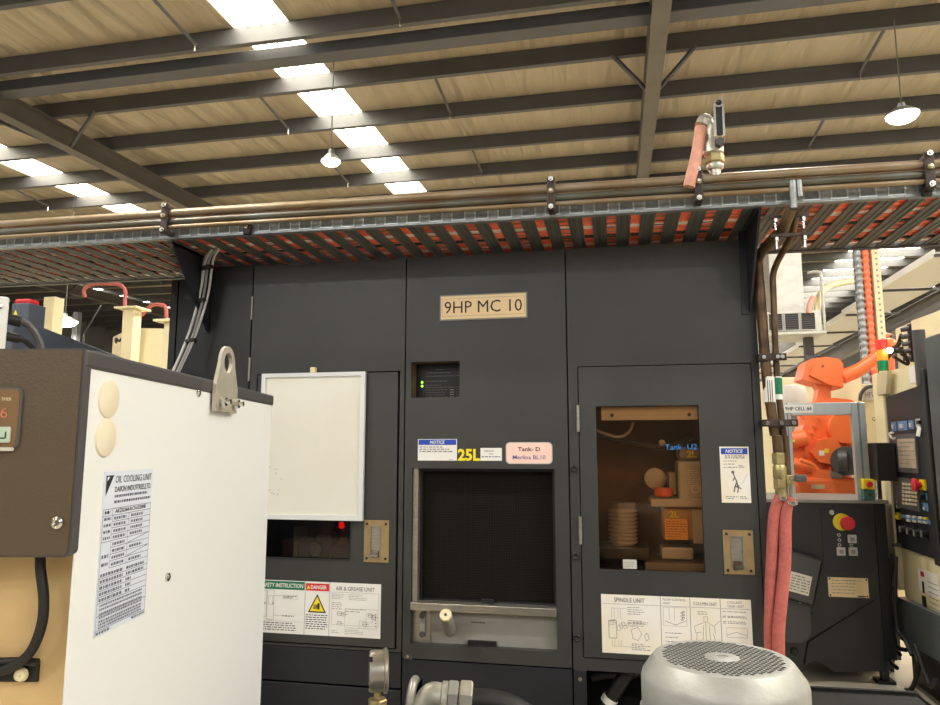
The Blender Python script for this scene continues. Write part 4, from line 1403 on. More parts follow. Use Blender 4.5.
# pressure gauge on its fitting
gx, gy = -.441, -1.695
T_G = thing('pressure_gauge', 'steel pressure gauge seen from the side on a brass fitting', 'gauge', (gx, gy, .86))
ax = Vector((.93, .36, 0)).normalized()
b = MB().lathe([(0, -.016), (.034, -.016), (.036, -.012), (.036, .010), (.039, .011), (.039, .016), (.035, .018), (.033, .014), (0, .014)], (gx, gy, 1.146), ax, STEEL, 32)
b.build('gauge_case', T_G)
MB().lathe([(0, .0145), (.033, .0145)], (gx, gy, 1.146), ax, PAPER, 28).build('dial', T_G)
q = MB().box(gx - .007, gx - .001, gy - .031, gy - .028, 1.17, 1.178, BLACK)
q.build('vent_plug', T_G)
b = MB()
b.cyl((gx, gy, 1.112), (gx, gy, 1.09), .007, BRASS, 10)
b.hexnut((gx, gy, 1.098), (gx, gy, 1.078), .018, BRASS)
b.lathe([(0, 0), (.018, 0), (.020, .004), (.020, .01), (.015, .014), (0, .014)], (gx, gy, 1.064), (0, 0, 1), IRON, 18)
b.cyl((gx, gy, 1.066), (gx, gy, .862), .015, IRON, 16)
b.cyl((gx + .018, gy, 1.07), (gx + .03, gy + .003, 1.07), .004, CHROME, 8)
b.build('fitting', T_G)

# discharge elbow with union nuts and black hose
T_E = thing('pipe_elbow', 'large galvanised elbow with hex union nuts at the bottom edge', 'pipe fitting', (-.365, -1.57, .86))
def D(px, py, d):
    return CAM + sight(px, py) * (d / F_PX)
b = MB()
pE = D(447, 698, 1.40)
pE0 = pE + Vector((-.055, 0, -.045))
dirh = Vector((.98, .17, -.06)).normalized()
b.tube([(pE0.x + .004, pE0.y, .862), (pE0.x + .004, pE0.y, 1.0), pE0 + Vector((.008, 0, .02)), pE + Vector((-.03, -.004, .002)), pE - dirh * .01, pE], .026, IRON, 18)
b.lathe([(.026, 0), (.031, .002), (.031, .012), (.026, .014)], pE - dirh * .012, dirh, IRON, 24)
b.build('elbow', T_E)
b = MB()
b.hexnut(pE + dirh * .001, pE + dirh * .022, .034, GREYP)
b.hexnut(pE + dirh * .024, pE + dirh * .050, .036, IRON)
b.build('union_nut', T_E)
a0 = pE + dirh * .050
b = MB().tube([a0, a0 + dirh * .04, a0 + dirh * .09 + Vector((0, 0, -.012)), a0 + dirh * .14 + Vector((0, .0, -.045)), a0 + dirh * .17 + Vector((0, 0, -.10)), Vector((a0.x + .175, a0.y + .02, .862))], .022, RUBBER, 14)
b.build('hose', T_E)
# ================================================================== robot cell on the right
YF = 2.4
T_K = thing('robot_cell_console', 'black robot cell console cabinet with red emergency stop and maker plate', 'cabinet', (1.36, YF, 0))
b = MB()
c1_, c2_, c3_, c4_ = [onY(px, py, YF) for px, py in ((809, 662), (818, 660.5), (834, 672), (876, 671))]
b.prism([(1.0, 1.178), (1.705, 1.178), (1.705, c4_.z), (c3_.x, c3_.z), (c2_.x, c2_.z), (c1_.x, c1_.z), (1.15, .0), (1.0, .0)], 'y', YF, YF + .62, CHAR2)
b.build('cabinet_body', T_K)
b = MB()
b.prism([(YF - .012, 1.178), (YF + .62, 1.178), (YF + .62, .16), (YF - .012, .16)], 'x', 1.705, 1.775, BLACK)
b.build('side_post', T_K)
MB().box(.95, 1.80, YF - .012, YF + .75, 1.178, 1.20, GREYP, .003).build('top_plate', T_K)
b = MB()
for (qa, qb) in (((808, 642), (874, 600)), ((808, 642), (804, 664))):
    A, B = onY(qa[0], qa[1], YF - .003), onY(qb[0], qb[1], YF - .003)
    b.tube([A, B], .006, GAP, 6)
b.build('fold_line', T_K)
b = MB().box(1.69, 1.735, YF + .03, YF + .08, .02, .17, BAND).box(1.655, 1.765, YF - .0, YF + .11, 0, .02, BLACK)
b.build('foot', T_K)
MB().box(1.04, 1.08, YF + .3, YF + .36, 0, .13, BAND).build('foot', T_K)
b = MB().box(1.365, 1.68, YF - .005, YF, .72, 1.155, NAVY, .002)
OP = b.build('operator_panel', T_K)
ec = onY(846.5, 523, YF - .03)
b = MB().lathe([(0, 0), (.058, 0), (.058, .008), (0, .008)], (ec.x - .022, YF - .005, ec.z + .004), (0, -1, 0), YELLOW, 28)
b.lathe([(0, 0), (.03, 0), (.026, .03), (.044, .032), (.047, .045), (.043, .058), (0, .062)], (ec.x, YF - .012, ec.z), (0, -1, 0), REDH, 28)
b.build('emergency_stop', OP)
b = MB().lathe([(0, 0), (.017, 0), (.017, .008), (.01, .008), (.008, .004), (0, .004)], (1.435, YF - .005, 1.115), (0, -1, 0), CHROME, 14)
b.build('key_switch', OP)
for (px, py) in ((852, 539), (841, 551.5), (853, 551.5)):
    p = onY(px, py, YF - .01)
    MB().box(p.x - .028, p.x + .028, YF - .02, YF - .005, p.z - .028, p.z + .028, LGREY, .005).box(p.x - .013, p.x + .013, YF - .0215, YF - .02, p.z - .013, p.z + .013, GREYINK).build('push_button', OP)
for (px, py) in ((839.5, 540), (839.5, 545), (851.5, 545.5), (839, 535)):
    p = onY(px, py, YF - .01)
    MB().lathe([(.007, 0), (.011, 0), (.011, .004), (.007, .004)], (p.x, YF - .005, p.z), (0, -1, 0), LGREY, 12).build('indicator', OP)
b = MB()
pa, pb = onY(827.5, 577, YF), onY(869, 598, YF)
b.box(pa.x, pb.x, YF - .004, YF, pb.z, pa.z, CREAMP)
for k in range(5):
    zz = pa.z - (pa.z - pb.z) * (k + .9) / 6.2
    scribble(b, pa.x + .02, pb.x - .03 - .05 * (k % 2), zz - .006, zz + .006, 1, YF - .0045, GREYINK, .35, seed=200 + k)
for xx in (pa.x + .01, pb.x - .01):
    for zz in (pa.z - .01, pb.z + .01):
        b.cyl((xx, YF - .004, zz), (xx, YF - .006, zz), .006, INK, 8)
rect(b, pb.x - .07, pb.x - .02, pb.z + .004, pb.z + .012, YF - .0045, INK)
b.build('maker_plate', T_K, fix=False)
# tilted plug box and round cover on the left of the console
P0 = onY(798, 577, YF - .06)
RB = Matrix.Translation((P0.x, YF, P0.z)) @ Matrix.Rotation(math.radians(14), 4, 'Y')
b = MB(RB)
b.box(-.145, .125, -.10, -.004, -.16, .16, BLACK, .012)
b.box(-.13, .11, -.104, -.10, -.145, .145, BAND, .002)
JB = b.build('plug_box', T_K)
b = MB(RB)
b.box(-.06, .075, -.106, -.104, -.10, .03, PAPERY)
scribble(b, -.05, .068, -.09, .02, 6, -.107, GREYINK, .4, seed=210)
b.build('type_label', JB, fix=False)
P1 = onY(790, 619, YF - .04)
b = MB().prism(rounded(P1.x - .16, P1.x + .13, P1.z - .15, P1.z + .20, .09, 8), 'y', YF - .05, YF - .002, BAND)
q = b.prism([(P1.x + .0, P1.z + .155), (P1.x + .07, P1.z + .105), (P1.x + .082, P1.z + .118), (P1.x + .01, P1.z + .17)], 'y', YF - .052, YF - .05, PAPER)
b.build('round_cover', T_K)
for (px, py) in ((807, 613), (794, 651)):
    p = onY(px, py, YF)
    MB().lathe([(0, 0), (.024, 0), (.026, .012), (.02, .02), (.01, .018), (0, .018)], (p.x, YF, p.z), (0, -1, 0), BLACK, 14).build('bolt', T_K)

# aluminium guard frame on the console
T_F = thing('guard_frame', 'aluminium guard frame standing on the black console around the orange robot', 'frame', (1.4, YF + .03, 1.2))
FX0, FX1, FZ = 1.165, 1.70, 1.872
for (x0, x1, z0, z1) in ((FX0, FX0 + .05, 1.2, FZ), (FX1 - .088, FX1, 1.2, FZ)):
    b = MB().box(x0, x1, YF + .0, YF + .05, z0, z1, ALU, .004)
    b.box(x0 + (x1 - x0) * .42, x0 + (x1 - x0) * .58, YF - .001, YF, z0, z1, GALVHOLE)
    b.build('post', T_F)
MB().box(FX0 + .05, FX1 - .088, YF, YF + .05, FZ - .088, FZ, ALU, .004).build('top_rail', T_F)
b = MB()
b.box(1.168, 1.362, YF - .004, YF, FZ - .07, FZ - .012, PAPER)
b.text('9HP CELL #6', (1.265, YF - .0046, FZ - .053), (1, 0, 0), (0, 0, 1), .025, INK, width=.175, align='c', bold=.015)
b.build('cell_sign', T_F, fix=False)
b = MB().box(1.635, 1.705, YF - .06, YF, 1.275, 1.345, YELLOW, .004)
b.box(1.635, 1.705, YF - .055, YF, 1.205, 1.273, TEAL, .004)
b.lathe([(0, 0), (.018, 0), (.021, .015), (.018, .025), (0, .025)], (1.67, YF - .06, 1.31), (0, -1, 0), REDH, 16)
b.lathe([(0, 0), (.012, 0), (.012, .012), (0, .012)], (1.67, YF - .055, 1.24), (0, -1, 0), BAND, 12)
b.build('stop_box', T_F)

# the orange robot
YR = 3.45
def R_(px, py, dy=0.0):
    return onY(px, py, YR + dy)
T_R = thing('industrial_robot', 'orange industrial robot arm behind the aluminium guard frame', 'robot', (1.72, YR + .1, 0))
b = MB()
pl_, pr_ = R_(790, 497), R_(856, 497)
b.box(pl_.x, pr_.x, YR - .12, YR + .45, 1.05, R_(820, 477).z, ORANGE, .03)
b.box(pl_.x + .05, pr_.x - .05, YR - .08, YR + .40, 0, 1.06, BAND)
p = R_(818, 487, -.12)
b.box(p.x - .05, p.x + .05, YR - .122, YR - .118, p.z - .015, p.z + .02, CREAMD)
b.build('pedestal', T_R)
b = MB()
pc = R_(822, 472)
b.cyl((pc.x, YR + .15, pc.z - .06), (pc.x, YR + .15, pc.z + .02), .26, ORANGE, 36)
for k in range(18):
    a = 2 * PI * k / 18
    b.cyl((pc.x + .245 * math.cos(a), YR + .15 + .245 * math.sin(a), pc.z + .02), (pc.x + .245 * math.cos(a), YR + .15 + .245 * math.sin(a), pc.z + .045), .016, ORANGE, 8)
outl = [R_(x_, y_) for x_, y_ in ((790, 470), (790, 446), (797, 440), (803, 425), (806, 407), (811, 402), (832, 398), (850, 400), (862, 408), (864, 470))]
b.prism([(p.x, p.z) for p in outl], 'y', YR - .04, YR + .24, ORANGE)
b.build('turret', T_R)
b = MB()
p = R_(845, 428, -.10)
b.lathe([(0, -.02), (.125, -.02), (.13, -.01), (.13, .10), (0, .10)], (p.x, YR - .10, p.z), (0, 1, 0), ORANGE, 40)
b.build('shoulder_disc', T_R)
b = MB()
hx = [R_(x_, y_, -.12) for x_, y_ in ((818, 440), (833, 437), (843, 448), (835, 465), (819, 462), (811, 452))]
b.prism([(p.x, p.z) for p in hx], 'y', YR - .13, YR, ORANGE)
p = R_(823, 453, -.13)
b.box(p.x - .03, p.x + .01, YR - .1315, YR - .13, p.z - .02, p.z + .02, PAPER)
b.box(p.x + .012, p.x + .045, YR - .1315, YR - .13, p.z + .0, p.z + .035, YELLOW)
b.build('gear_cover', T_R)
b = MB()
bo = [R_(x_, y_, -.045) for x_, y_ in ((804, 449), (808, 441), (812, 433), (815, 426), (819, 418), (806, 456), (842, 445), (847, 446))]
for p in bo:
    b.cyl((p.x, YR - .04, p.z), (p.x, YR - .06, p.z), .014, ORANGE, 8)
b.build('bolt_ring', T_R)
b = MB()
pa, pb = R_(789, 441, -.1), R_(806, 438, -.1)
b.cyl((pa.x - .05, YR - .08, pa.z), (pb.x, YR - .08, pb.z), .068, ORANGE, 20)
b.box(pa.x + .0, pa.x + .035, YR - .15, YR - .147, pa.z - .01, pa.z + .01, YELLOW)
pa, pb = R_(789, 462, -.1), R_(812, 468, -.1)
b.cyl((pa.x - .05, YR - .08, pa.z), (pb.x, YR - .06, pb.z), .055, ORANGE, 20)
b.build('balancing_cylinder', T_R)
b = MB()
p = R_(846, 461, -.16)
b.cyl((p.x - .02, YR - .22, p.z), (p.x + .10, YR - .02, p.z), .115, BAND, 24)
b.cyl((p.x - .06, YR - .18, p.z + .0), (p.x - .0, YR - .2, p.z), .09, BAND, 20)
b.build('servo_motor', T_R)
MB().box(R_(826, 476).x, R_(838, 476).x, YR - .12, YR - .06, R_(826, 476).z - .02, R_(826, 470).z, GREYP, .02).build('connector', T_R)
# lower arm
b = MB()
ar = [R_(x_, y_) for x_, y_ in ((815, 405), (818, 390), (814, 383), (832, 384), (830, 392), (831, 405))]
b.prism([(p.x, p.z) for p in ar], 'y', YR - .02, YR + .12, ORANGE)
b.build('lower_arm', T_R)
# elbow housing
b = MB()
el = [R_(x_, y_, -.05) for x_, y_ in ((802, 379), (806.5, 362), (812, 358.5), (826, 357), (839, 359), (843, 364), (843, 388), (841, 388.5), (829, 385), (818, 384))]
n_ = len(el)
b.prism([(p.x, p.z) for p in el], 'y', YR - .06, YR + .24, ORANGE)
el2 = [R_(x_, y_, -.09) for x_, y_ in ((810, 375), (814, 364), (842, 363), (842, 387), (829, 384.5))]
b.prism([(p.x, p.z) for p in el2], 'y', YR - .085, YR - .055, ORANGE)
p = R_(823, 366, -.09)
b.cyl((p.x, YR - .085, p.z), (p.x, YR - .092, p.z), .01, BAND, 8)
b.build('elbow_housing', T_R)
b = MB()
pa, pb, pc2 = R_(842, 377, .1), R_(862, 368, .1), R_(889, 346, .1)
b.tube([pa, pb, pc2], [.062, .05], ORANGE, 14, smooth_path=True)
b.ball(pc2, .07, ORANGE)
b.build('upper_arm', T_R)
MB().tube([R_(800, 460, -.2), R_(808, 463, -.2), R_(814, 466, -.2), R_(817, 470, -.2)], .018, ORANGE, 8).build('cable_dress', T_R)
b = MB().lathe([(0, 0), (.045, 0), (.045, .06), (0, .06)], (R_(803, 413).x, YR - .02, R_(803, 413).z), (0, 1, 0), ORANGE, 16)
b.lathe([(0, 0), (.018, 0)], (R_(803, 413).x, YR - .021, R_(803, 413).z), (0, 1, 0), PAPER, 12)
b.build('lifting_lug', T_R)

# second robot wrist seen above the cream machine
b = MB()
c0 = onY(883, 337, 4.6)
b.ball(c0, .085, ORANGE, 14, (1, 1, .55)).ball(c0 + Vector((.05, -.03, -.02)), .05, BAND, 10)
q0 = onY(886, 352, 4.6); q1 = onY(888, 380, 4.6)
b.tube([q0, q1, (q1.x, q1.y, 0)], .07, ORANGE, 12, smooth_path=False)
tag(b.build('robot_wrist'), 'orange second robot partly hidden behind the cream machine and signal tower', 'robot')

# ---------------------------------------------------------------- cream machine with control panel at right edge
XN = 1.86
T_N = thing('turning_machine', 'cream machine tool with dark control panel at the right edge', 'machine', (XN + .6, 2.1, 0))
b = MB()
# lower body and tall casing
zc1, zc2 = onX(880, 373, XN).z, onX(920, 361, XN).z
b.prism([(1.35, .56), (2.46, .56), (2.46, zc1), (1.35, zc2)], 'x', XN + .02, XN + 1.3, CREAM)
b.box(XN + .05, XN + 1.3, 1.35, 2.52, .0, .25, BLACK)
b.box(XN + .10, XN + 1.3, 1.2, 2.5, 0.2, .57, BAND)
b.build('casing', T_N)
b = MB().prism([(1.45, .58), (2.50, .55), (2.50, .27), (1.30, .32)], 'x', XN - .02, XN + .1, DARKGLASS)
b.build('lower_guard', T_N)
b = MB()
# back column (left in the picture)
b.box(XN - .02, XN + .1, 2.46, 2.66, .60, zc1, CREAM, .01)
b.build('column', T_N)
b = MB().prism([(2.50, zc1 - .005), (2.30, zc1 - .01), (2.36, zc1 - .16), (2.53, zc1 - .16)], 'x', XN - .035, XN - .005, CREAMD)
b.build('cover_flap', T_N)
XU = 2.14
u_a, u_b, u_c = onX(895, 329, XU), onX(911, 321, XU - .05), onX(940, 313, XU - .05)
b = MB().box(XU, XU + 1.1, 1.4, u_a.y, zc1 - .1, u_a.z, CREAM, .006)
b.prism([(1.385, zc1 - .105), (u_b.y, zc1 - .105), (u_b.y, u_b.z), (1.385, u_c.z)], 'x', XU - .05, XU + 1.12, CREAM)
b.build('upper_casing', T_N)
b = MB()
c_a, c_b = onX(907, 326, XU - .01), onX(917, 359, XU - .06)
cy_ = (u_b.y + u_a.y) / 2
b.box(XU - .04, XU, u_b.y + .01, u_b.y + .12, c_b.z, c_a.z, BLACK, .01)
for k in range(5):
    zz = c_b.z + (c_a.z - c_b.z) * (k + .5) / 5.2
    b.cyl((XU - .04, u_b.y + .07, zz), (XU - .09, u_b.y + .09, zz - .005), .018, BAND, 10)
b.build('connector_block', T_N)
for k in range(4):
    s0 = Vector((XU - .09, u_b.y + .09, c_b.z + .05 + .05 * k))
    P_ = [onX(px, py, XU - .08) for px, py in ((897, 351 - 2 * k), (888, 358 - 2 * k), (883 - k, 370))]
    MB().tube([s0] + P_ + [Vector((P_[-1].x, P_[-1].y, zc1 - .02))], .011, RUBBER, 8).build('machine_cable', T_N)
# control panel
PZ0, PZ1 = .892, 1.925
PY0, PY1 = 1.775, 2.44
b = MB()
b.prism([(PY0, PZ0), (PY1, PZ0), (PY1, 1.905), (PY0, 1.945)], 'x', XN - .01, XN + .02, NAVY)
CPN = b.build('control_panel', T_N)
XP = XN - .01
def prect(b_, pxa, pya, pxb, pyb, m, t=.004, x=XP):
    A, B = onX(pxa, pya, x), onX(pxb, pyb, x)
    b_.box(x - t, x, min(A.y, B.y), max(A.y, B.y), min(A.z, B.z), max(A.z, B.z), m)
    return A, B
def pbox(name, pxa, pya, pxb, pyb, m, t=.004, parent=CPN, x=XP):
    b_ = MB()
    prect(b_, pxa, pya, pxb, pyb, m, t, x)
    return b_.build(name, parent)
for (a, c, d, e_) in ((891.5, 422, 897, 431), (898, 421.5, 908, 430), (909, 420.5, 914.5, 429)):
    bb = MB()
    prect(bb, a, c, d, e_, BLUEPANEL)
    prect(bb, a + (d - a) * .3, c + 2.5, a + (d - a) * .65, c + 6.5, KEYGREY, .012)
    bb.build('switch_group', CPN)
bb = MB(); prect(bb, 916, 419, 921, 427.5, KEYGREY); prect(bb, 918, 420.5, 921, 424, BLACK, .012)
bb.build('key_lock', CPN)
bz = MB(); prect(bz, 893.5, 434.5, 920.5, 473.5, PANELGREY, .012)
BZ = bz.build('screen_bezel', CPN)
sc = MB(); prect(sc, 897.5, 439, 917, 468.5, SCREEN, .003, XP - .012)
for k in range(6):
    prect(sc, 898.5, 442 + k * 4.2, 910 if k % 2 else 915, 443.2 + k * 4.2, GREYP, .001, XP - .015)
sc.build('screen', BZ)
kp = MB(); prect(kp, 896, 477, 921, 512, PANELGREY, .008)
KP = kp.build('keypad', CPN)
for r_ in range(6):
    for c_ in range(5):
        bb = MB()
        px0, py0 = 902.5 + c_ * 3.1, 482.5 + r_ * 3.9 + c_ * .35
        prect(bb, px0, py0, px0 + 2.4, py0 + 2.6, BTN, .004, XP - .008)
        bb.build('key', KP)
for r_ in range(6):
    bb = MB(); prect(bb, 897, 479 + r_ * 4.6 + (3 if r_ > 2 else 0), 899.7, 482.4 + r_ * 4.6 + (3 if r_ > 2 else 0), KEYGREY, .006)
    bb.build('side_key', CPN)
bb = MB(); A, B = prect(bb, 921, 479.5, 927, 490.5, YELLOW, .012)
c_ = (A + B) / 2
bb.lathe([(0, 0), (.02, 0), (.02, .02), (.038, .022), (.04, .04), (0, .05)], (XP - .012, c_.y + .02, c_.z), (-1, 0, 0), REDH, 20)
bb.build('emergency_stop', CPN)
bb = MB(); A, B = prect(bb, 921.5, 492.5, 928, 500, BLUEPANEL); c_ = (A + B) / 2
bb.lathe([(0, 0), (.026, 0), (.024, .03), (0, .03)], (XP - .004, c_.y, c_.z), (-1, 0, 0), BLACK, 16)
bb.build('rotary_switch', CPN)
bb = MB(); A, B = prect(bb, 923.5, 502.5, 929, 511.5, BLUEPANEL); prect(bb, 924.5, 507, 927, 510, KEYGREY, .012)
bb.build('rotary_switch', CPN)
bb = MB(); prect(bb, 898.5, 513.5, 931, 524.5, BLUEPANEL)
bb.build('lower_button_strip', CPN)
for k in range(4):
    for r_ in range(2):
        bb = MB(); px0 = (908, 914, 920, 925)[k]; prect(bb, px0, 515 + r_ * 4 + k * .7, px0 + 3.4, 518 + r_ * 4 + k * .7, KEYGREY if (k, r_) != (3, 0) else YELLOW, .012)
        bb.build('strip_key', CPN)
p = onX(900, 516, XP)
MB().lathe([(0, 0), (.022, 0), (.026, .02), (0, .035)], (XP, p.y, p.z), (-1, 0, 0), YELLOW, 16).build('yellow_button', CPN)
for px, py in ((905, 529), (912.5, 531), (919.5, 533), (927, 534)):
    p = onX(px, py, XP)
    MB().lathe([(0, 0), (.034, 0), (.034, .004), (.022, .006), (.02, .03), (0, .03)], (XP, p.y, p.z), (-1, 0, 0), BLACK, 18).box(XP - .036, XP - .03, p.y - .005, p.y + .005, p.z - .02, p.z + .02, GREYINK).build('rotary_knob', CPN)
bb = MB()
p = onX(901, 545, XP)
bb.cyl((XP, p.y, p.z), (XP - .05, p.y, p.z), .012, BAND, 12)
bb.build('latch_knob', CPN)
# slip of paper and white clips hanging at the panel
bb = MB()
A, B = onX(915.5, 436, XP - .02), onX(921, 429, XP - .02)
bb.prism([(A.y, A.z), (A.y - .06, A.z - .005), (B.y, B.z + .005), (B.y + .05, B.z + .02)], 'x', XP - .019, XP - .017, PAPER)
bb.build('paper_tag', CPN)
bb = MB()
A = onX(892, 438, XP - .03)
bb.tube([(XP, A.y, A.z), (XP - .03, A.y, A.z), (XP - .035, A.y + .02, A.z + .03), (XP - .03, A.y - .02, A.z + .035)], .008, PAPER, 8)
bb.build('white_clip', CPN)
bb = MB()
A = onX(891, 447, XP - .03); B = onX(889, 453, XP - .03)
bb.tube([(XP, A.y, A.z + .01), (XP - .03, A.y, A.z), (XP - .03, B.y, B.z)], .012, PAPER, 8)
bb.build('white_clip', CPN)
# rounded dark upright and metal door right of the panel
bb = MB().box(XN - .05, XN + .05, 1.69, 1.77, .87, 2.03, NAVY, .01)
bb.build('panel_hinge_post', T_N)
bb = MB().cyl((XN - .03, 1.76, 1.93), (XN - .03, 1.76, 2.27), .035, BAND, 16)
bb.build('hinge_barrel', T_N)
dz_ = onX(933, 335, XN - .06)
bb = MB().box(XN - .06, XN - .0, 1.15, 1.62, .87, dz_.z, DARKGLASS, .008)
bb.build('sliding_door', T_N)
bb = MB(); prect(bb, 909, 367, 922, 381, PAPER, .003, XN + .02)
bb.build('paper_slip', T_N)
bb = MB()
A, B = prect(bb, 918, 567, 940, 599, PAPER, .003, XN + .02)
rr_ = onX(921, 571, XN + .02)
bb.box(XN + .0155, XN + .017, rr_.y - .05, rr_.y + .0, rr_.z - .03, rr_.z, REDH)
bb.box(XN + .0155, XN + .017, rr_.y - .05, rr_.y + .01, rr_.z - .22, rr_.z - .15, INK)
bb.box(XN + .0155, XN + .017, rr_.y - .04, rr_.y - .01, rr_.z - .13, rr_.z - .06, INK)
for k in range(6):
    bb.box(XN + .0155, XN + .017, rr_.y - .24, rr_.y - .10, rr_.z - .05 - .03 * k, rr_.z - .045 - .03 * k, GREYINK)
bb.build('safety_label', T_N)
# pendant box on the column
bb = MB()
A, B = onX(867, 443, XN - .15), onX(878.5, 481, XN - .15)
bb.box(XN - .15, XN - .03, min(A.y, B.y), max(A.y, B.y), B.z, A.z, BLACK, .008)
bb.build('black_box', T_N)
bb = MB()
for k in range(7):
    A = onX(866 + .0 * k, 425 + 3 * k, XN - .05)
    bb.cyl((XN - .05, A.y, A.z), (XN - .10, A.y, A.z - .0), .014, RUBBER, 8)
A = onX(866, 420, XN - .02)
bb.tube([(XN - .04, A.y, A.z + .08), (XN - .06, A.y, A.z), (XN - .05, A.y, A.z - .06)], .012, BAND, 8)
bb.build('connector_row', T_N)
# drooping cables below
for k, (pts) in enumerate((
    [(879, 480), (881, 510), (884, 560), (889, 610), (893, 640), (900, 655)],
    [(892, 555), (890, 590), (892, 620), (896, 645), (906, 650)],
    [(896, 557), (895, 600), (898, 630), (905, 640), (912, 655)],
    [(905, 640), (913, 652), (918, 668), (912, 688), (905, 690)],
    [(915, 645), (921, 662), (926, 676), (931, 686), (936, 680)],
    [(888, 560), (883, 600), (885, 640), (890, 660), (897, 668)])):
    P_ = [onX(px, py, XN - .06 - .015 * (k % 3)) for px, py in pts]
    tag(MB().tube(P_, .014, RUBBER, 8).build('drooping_cable'), ['black cable falling from the black box beside the cream column', 'black cable dropping from the lower left corner of the control panel', 'black cable right of that corner under the control panel', 'black cable looping below the dark lower guard of the cream machine', 'rightmost black cable loop below the dark lower guard', 'black cable close to the console side post'][k], 'cable')
bb = MB()
gp = [onX(x_, y_, XN - .03) for x_, y_ in ((882, 572), (889, 566), (892, 600), (893, 640), (891, 672), (884, 664), (880, 640))]
bb.prism([(p.y, p.z) for p in gp], 'x', XN - .03, XN - .01, NAVY)
bb.build('curved_shroud', T_N)
MB().cyl((XN + .2, 2.0, 0), (XN + .2, 2.0, .25), .10, TEAL, 20).build('coolant_bucket', T_N)

# signal tower
c0 = onY(883.5, 372, 2.62)
T_S = thing('signal_tower', 'signal tower with lit red lens on top of the cream machine', 'signal light', (c0.x, 2.62, 2.12))
zz = [onY(883.5, y_, 2.62).z for y_ in (378, 371, 360.5, 350, 340)]
for a, c, nm, mm, r_ in ((0, 1, 'base', CREAM, .028), (1, 2, 'green_lens', GREENLENS, .036), (2, 3, 'amber_lens', AMBERLAMP, .036), (3, 4, 'red_lens', REDLAMP, .040)):
    MB().lathe([(0, 0), (r_ * .95, 0), (r_, .004), (r_, zz[c] - zz[a] - .004), (r_ * .9, zz[c] - zz[a]), (0, zz[c] - zz[a])], (c0.x, 2.62, zz[a]), (0, 0, 1), mm, 20).build(nm, T_S)
c1 = onY(889.5, 350.5, 2.55)
T_L = thing('indicator_lamp', 'tiny white work light glaring right of the signal tower', 'lamp', c1)
MB().ball(c1, .022, LAMPGLOW, 12).build('bulb', T_L)
MB().cyl(c1 + Vector((.02, 0, 0)), c1 + Vector((.09, .0, -.01)), .018, BLACK, 10).build('lamp_body', T_L)
MB().tube([c1 + Vector((.09, 0, -.01)), c1 + Vector((.12, .02, -.1)), (XN + .08, 2.5, 2.2)], .012, RUBBER, 8).build('lamp_arm', T_L)

# cream machine behind the robot with black lettering, text card and white tank
YC = 5.0
T_B = thing('background_machine', 'cream machine enclosure standing behind the orange robot', 'machine', (2.2, YC + .6, 0))
MB().box(1.60, 2.75, YC, YC + 1.3, 0.0, 2.30, CREAM, .01).build('enclosure', T_B)
b = MB()
p = onY(797, 445, YC)
b.text('a', (p.x, YC - .002, p.z), (1, 0, 0), (0, 0, 1), .11, INK, align='c', bold=.02)
b.build('maker_lettering', T_B, fix=False)
b = MB()
p = onY(862, 388, 3.0); q_ = onY(874, 400, 3.0)
bb = MB().box(p.x, p.x + .22, 3.0, 3.03, onY(862, 470, 3.0).z, onY(862, 384, 3.0).z, CREAM, .004)
bb.box(p.x + .1, p.x + .14, 3.03, 3.1, 0, 2.0, BAND)
t = thing('cable_post', 'narrow cream post with a white text card beside the guard frame', 'post', (p.x + .1, 3.05, 0))
bb.build('post', t)
bb = MB().box(p.x + .005, p.x + .12, 2.994, 3.0, q_.z, p.z, PAPER)
bb.text('HFVC', (p.x + .0625, 2.993, q_.z + .02), (1, 0, 0), (0, 0, 1), .04, GREYINK, width=.095, align='c')
bb.build('text_card', t, fix=False)
MB().tube([onY(860, 401, 2.97), onY(861, 394, 2.97), onY(866, 388, 2.97), onY(874, 386, 2.97)], .014, BAND, 8).build('grey_hose', t)
bb = MB()
p = onY(867, 405, 2.98)
bb.text('GEM', (p.x + .035, 2.998, onY(870, 421, 3.0).z), (1, 0, 0), (0, 0, 1), .03, INK, width=.07)
bb.build('lettering', t, fix=False)
p = onY(791, 399, 4.7)
b = MB().lathe([(0, 0), (.12, .0), (.15, .05), (.15, .22), (.12, .28), (0, .30)], (p.x, 4.7, p.z - .15), (0, 0, 1), LGREY, 24)
b.cyl((p.x, 4.7, 0), (p.x, 4.7, p.z - .14), .05, GREYP, 14)
tag(b.build('white_tank'), 'white round vessel behind the drop pipes above the guard frame', 'tank')

# vertical riser tray with grey and orange conduits
T_RT = thing('riser_tray', 'white perforated upright cable riser behind the orange robot', 'cable tray', (2.43, 4.22, 0))
b = MB()
b.box(2.27, 2.49, 4.24, 4.25, 0, 3.75, GALV)
b.box(2.412, 2.478, 4.16, 4.24, 0, 3.75, CREAM)
zz_ = 2.0
while zz_ < 3.72:
    b.box(2.438, 2.454, 4.1585, 4.16, zz_, zz_ + .02, GREYP)
    zz_ += .055
b.build('channel', T_RT)
for xx, mm, lab in ((2.30, GALV, 'grey corrugated conduit on the left of the upright riser'), (2.365, ORANGEH, 'orange corrugated conduit running up the upright riser')):
    pts, rr = [], []
    for i in range(240):
        pts.append((xx, 4.20, .03 + i * .0155))
        rr.append((.038, .038, .029, .029)[i % 4])
    tag(MB().tube(pts, rr, mm, 12, smooth_path=False).build('corrugated_conduit', None, fix=False), lab, 'conduit')

